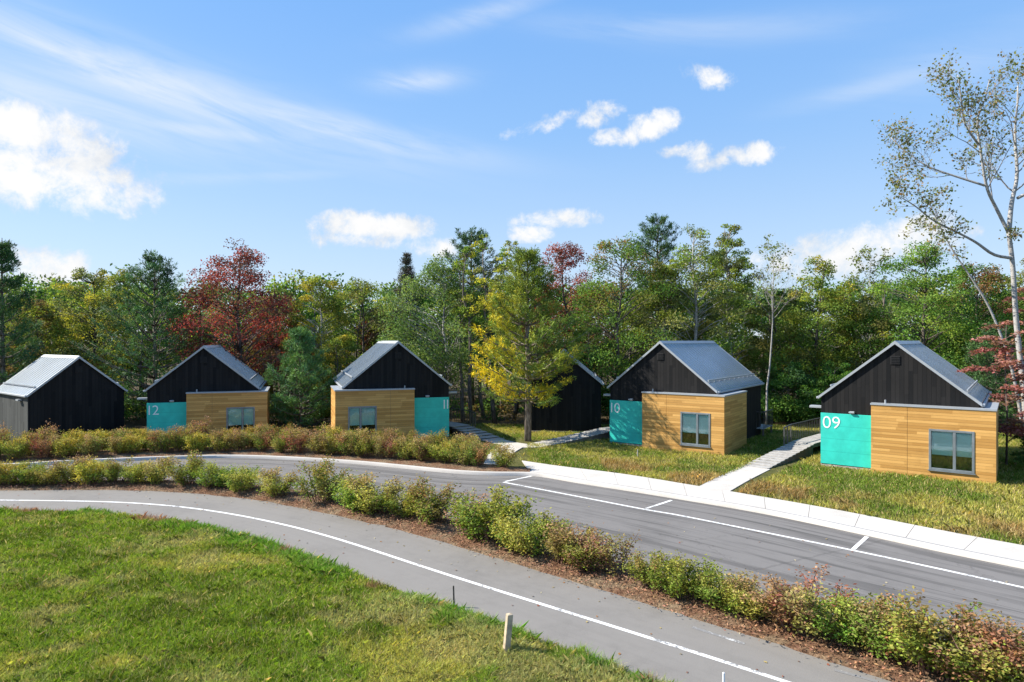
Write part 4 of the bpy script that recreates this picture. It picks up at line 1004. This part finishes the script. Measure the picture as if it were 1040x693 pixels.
# tall birch at the right edge, its leaning stem and the red saplings
def limb(rng, pxs, Z, dys):
    sp_ = spline([np.array([PX(a, Z), Z + dy, HT(c, Z)]) for (a, c), dy in zip(pxs, dys)], .35); return sp_
def birch_tree(seed, Z, limbs, radii, spread, pal, nleaf, ttl, label, bx):
    rng = np.random.default_rng(seed); tb = MB(); tw = MB(); lv = Leaves(); org = np.array([bx, Z, 0.])
    leaf = dict(n=nleaf, sp=.2, pal=pal, s=.15)
    for (pxs, dys), (r0, r1), (t0, nb_, bl_) in zip(limbs, radii, spread):
        p_ = limb(rng, pxs, Z, dys) - org; n = len(p_); tb.tube(p_, list(np.linspace(r0, r1, n)), 8)
        for k in range(nb_):
            t = t0 + (1 - t0) * (k + rng.random()) / nb_; j = min(int(t * (n - 1)), n - 2); td = unit(p_[j + 1] - p_[j]); sd_ = unit(np.cross(td, rng.normal(size=3)))
            grow(rng, tw, lv, p_[j], td * .7 + sd_ * .8 + [0, 0, .15], bl_ * rng.uniform(.6, 1.15) * (1.2 - .5 * t), max(.012, (r0 + (r1 - r0) * t) * .42), 1, 3, .035, leaf, 5)
    t = empty('birch_tree', (bx, Z, 0)); tag(t, label, 'birch tree')
    link('trunk', tb.mesh('trunk', True), t, M['birch_bark']); link('branches', tw.mesh('branches'), t, M['grey_twig']); o = link('crown', lv.mesh(M['leaf']), t)
ZB = 33.5; LP = [(.10, .105, .03), (.085, .10, .03), (.13, .125, .035), (.17, .11, .04), (.075, .10, .035)]
birch_tree(5, ZB, [
    ([(1044, 462), (1040, 400), (1034, 330), (1030, 270), (1026, 236)], [0, 0, .1, .1, .1]),
    ([(1026, 236), (1012, 212), (998, 192), (988, 160), (984, 128), (989, 106), (992, 88)], [.1, .0, -.3, -.6, -.6, -.8, -.9]),
    ([(1026, 236), (1032, 205), (1042, 175), (1046, 130), (1050, 100), (1052, 78)], [.1, .3, .6, 1.0, 1.1, 1.2]),
    ([(1029, 262), (1006, 259), (985, 247), (962, 236), (938, 226), (918, 214), (898, 204)], [.1, -.2, -.4, -.5, -.7, -1.0, -1.2]),
    ([(996, 190), (970, 178), (948, 166), (930, 148), (918, 132)], [-.3, .1, .5, .9, 1.2]),
    ([(985, 150), (966, 132), (956, 112), (950, 90)], [-.6, -1.0, -1.5, -1.7]),
    ([(1038, 200), (1065, 185), (1090, 160), (1105, 120)], [.3, .2, -.2, -.4])],
    [(.145, .105), (.09, .024), (.12, .03), (.085, .02), (.06, .02), (.055, .02), (.08, .02)],
    [(.95, 1, 1.0), (.25, 14, 2.3), (.25, 12, 2.3), (.42, 12, 1.7), (.2, 11, 1.9), (.15, 8, 1.8), (.2, 9, 2.2)], [*LP], 2.7, '', 'tall sparse white birch spreading over the right edge of the photo', PX(1044, ZB))
birch_tree(6, 33.0, [([(1040, 440), (1030, 385), (1020, 350), (1006, 312), (990, 283), (972, 254), (958, 228), (949, 204)], [0, 0, 0, .1, .2, .3, .3, .4])],
    [(.085, .018)], [(.7, 6, .9)], LP, 1.2, '', 'slender pale stem leaning left beside the tall birch', PX(1040, 33.0))
def sapling(seed, Z, px, H, nbr, label, L=2.6, pal=None, nl=12, low=.12):
    rng = np.random.default_rng(seed); tb = MB(); lv = Leaves(); pal = pal or [(.22, .10, .078), (.17, .08, .062), (.26, .14, .105), (.16, .10, .062)]
    tb.tube([(0, 0, -.2), (.06, .02, H * .35), (-.05, 0, H * .7), (0, 0, H)], [.05, .04, .028, .008], 6)
    for k in range(nbr):
        t = low + (.96 - low) * (k + rng.random()) / nbr; a = rng.uniform(0, 6.28); l = L * (1.08 - t * .75) * rng.uniform(.6, 1.1); z = H * t
        e = np.array([math.cos(a) * l, math.sin(a) * l, z + l * .12]); p0 = np.array([0, 0, z]); pts = [p0 + (e - p0) * s + np.array([0, 0, .16 * l * math.sin(math.pi * s)]) for s in np.linspace(0, 1, 5)]
        tb.tube(pts, [.018, .014, .011, .008, .004], 4); P_ = np.array(pts); lat = np.array([-math.sin(a), math.cos(a), 0])
        n = int(nl * 12 * l); s = .2 + .8 * rng.random(n) ** .8; f = s * 4; j = np.minimum(f.astype(int), 3); c = P_[j] + (P_[j + 1] - P_[j]) * (f - j)[:, None]
        cl = np.round(s * 6) / 6; c = c + lat * ((rng.random(n) * 2 - 1) * (.75 - .5 * s) * l * .55)[:, None] + rng.normal(size=(n, 3)) * [.08, .08, .05]
        lv.add(leaf_quads(rng, c, .15 * rng.uniform(.6, 1.3, n), .12 * rng.uniform(.6, 1.2, n), unit(rng.normal(size=(n, 3)) * .45 + [0, 0, 1])), jit(rng, pal[rng.choice(len(pal))], n, .35))
    put_tree('maple_sapling', px, Z, (tb.mesh('trunk', True), lv.mesh(M['leaf']), 'twig'), label, 'maple sapling', None, z=0)
sapling(31, 29.0, 1022, 6.2, 24, 'red leaved maple sapling overhanging the right corner of cabin 09', 3.0)
sapling(32, 34.0, 1046, 8.5, 20, 'taller red leaved sapling beside the birch trunk at the right edge', 2.6, low=.4)
sapling(33, 28.2, 1052, 1.7, 14, 'low green bush at the right corner of cabin 09', 1.2, [(.05, .11, .025), (.07, .13, .03)], 12)

# thin trunks and the wood behind
def wood_mass():
    rng = np.random.default_rng(9); lv = Leaves(); tb = MB()
    for i in range(3400):
        y = rng.uniform(54, 78); x = rng.uniform(-1, 1) * (y * .86 + 14); hmax = 8.4 + 3.6 * fbm(np.array([x * .12]), np.array([y * .12]))[0] + .04 * (y - 54); z = rng.uniform(.2, 1) ** .8 * hmax
        r_ = rng.uniform(.8, 1.7); n = int(70 * r_); d = unit(rng.normal(size=(n, 3))) * (rng.random(n) ** .5)[:, None]
        pal = [GRN, GRN, OLV, PINE, GRN_L, BRN, YEL][rng.choice(7, p=[.24, .2, .19, .14, .16, .03, .04])]
        lv.add(leaf_quads(rng, np.array([x, y, z]) + d * r_ * [1, 1, .65], .32 * rng.uniform(.6, 1.3, n), .22 * rng.uniform(.6, 1.2, n), unit(rng.normal(size=(n, 3)) * .8 + [0, 0, .5])), jit(rng, np.array(pal[rng.choice(len(pal))]) * .9, n))
    o = link('woods', np_mesh('woods', np.concatenate(lv.v), 4, np.concatenate(lv.t), M['leaf'])); tag(o, kind='stuff')
    for i in range(170):
        y = rng.uniform(50, 74); x = rng.uniform(-1, 1) * (y * .84 + 8); h = rng.uniform(6, 10); r_ = rng.uniform(.06, .15)
        tb.tube([(x, y, -.4), (x + rng.normal() * .2, y, h * .5), (x + rng.normal() * .4, y, h)], [r_, r_ * .8, r_ * .3], 6)
    tag(link('woods', tb.mesh('woods', True), None, M['bark']), kind='stuff')
    # low undergrowth along the forest edge
    lv = Leaves()
    for i in range(900):
        x = rng.uniform(-44, 44); y = 43.5 + rng.random() ** 1.3 * 12 + 2 * abs(x) / 44; r_ = rng.uniform(.25, .75)
        if -4.5 < x < 3.5 and y < 49 and rng.random() < .8: continue
        n = int(95 * r_); d = unit(rng.normal(size=(n, 3))) * (rng.random(n) ** .5)[:, None]; pal = [GRN, OLV, GRN_L, BRN, PINE][rng.choice(5)]
        c = np.array([x, y, r_ * rng.uniform(.3, 1.3)]) + d * r_ * [1.2, 1.2, .8]; c[:, 2] = np.maximum(c[:, 2], -.1)
        lv.add(leaf_quads(rng, c, .2 * rng.uniform(.6, 1.3, n), .14 * rng.uniform(.6, 1.2, n)), jit(rng, np.array(pal[rng.choice(len(pal))]), n))
    tag(link('undergrowth', np_mesh('undergrowth', np.concatenate(lv.v), 4, np.concatenate(lv.t), M['leaf'])), kind='stuff')
wood_mass()
rng0 = np.random.default_rng(55)
TR = [(470, 45, 'pine_bark'), (480, 44, 'bark'), (492, 47, 'pine_bark'), (503, 43.5, 'bark'), (511, 49, 'pine_bark'), (521, 46, 'bark')]
for i, (px, Z, bk) in enumerate(TR):
    parts = decid(300 + i, 11 + i % 3, 1.6, 6.0, YEL + OLV + GRN_L, ncl=34, nl=110, bk=bk, trunk_r=.16)
    put_tree('leafy_tree', px, Z, parts, f'slim dark trunked tree between cabin 11 and the yellowing pine, {ordn(i, 6)}', 'tree', FG)
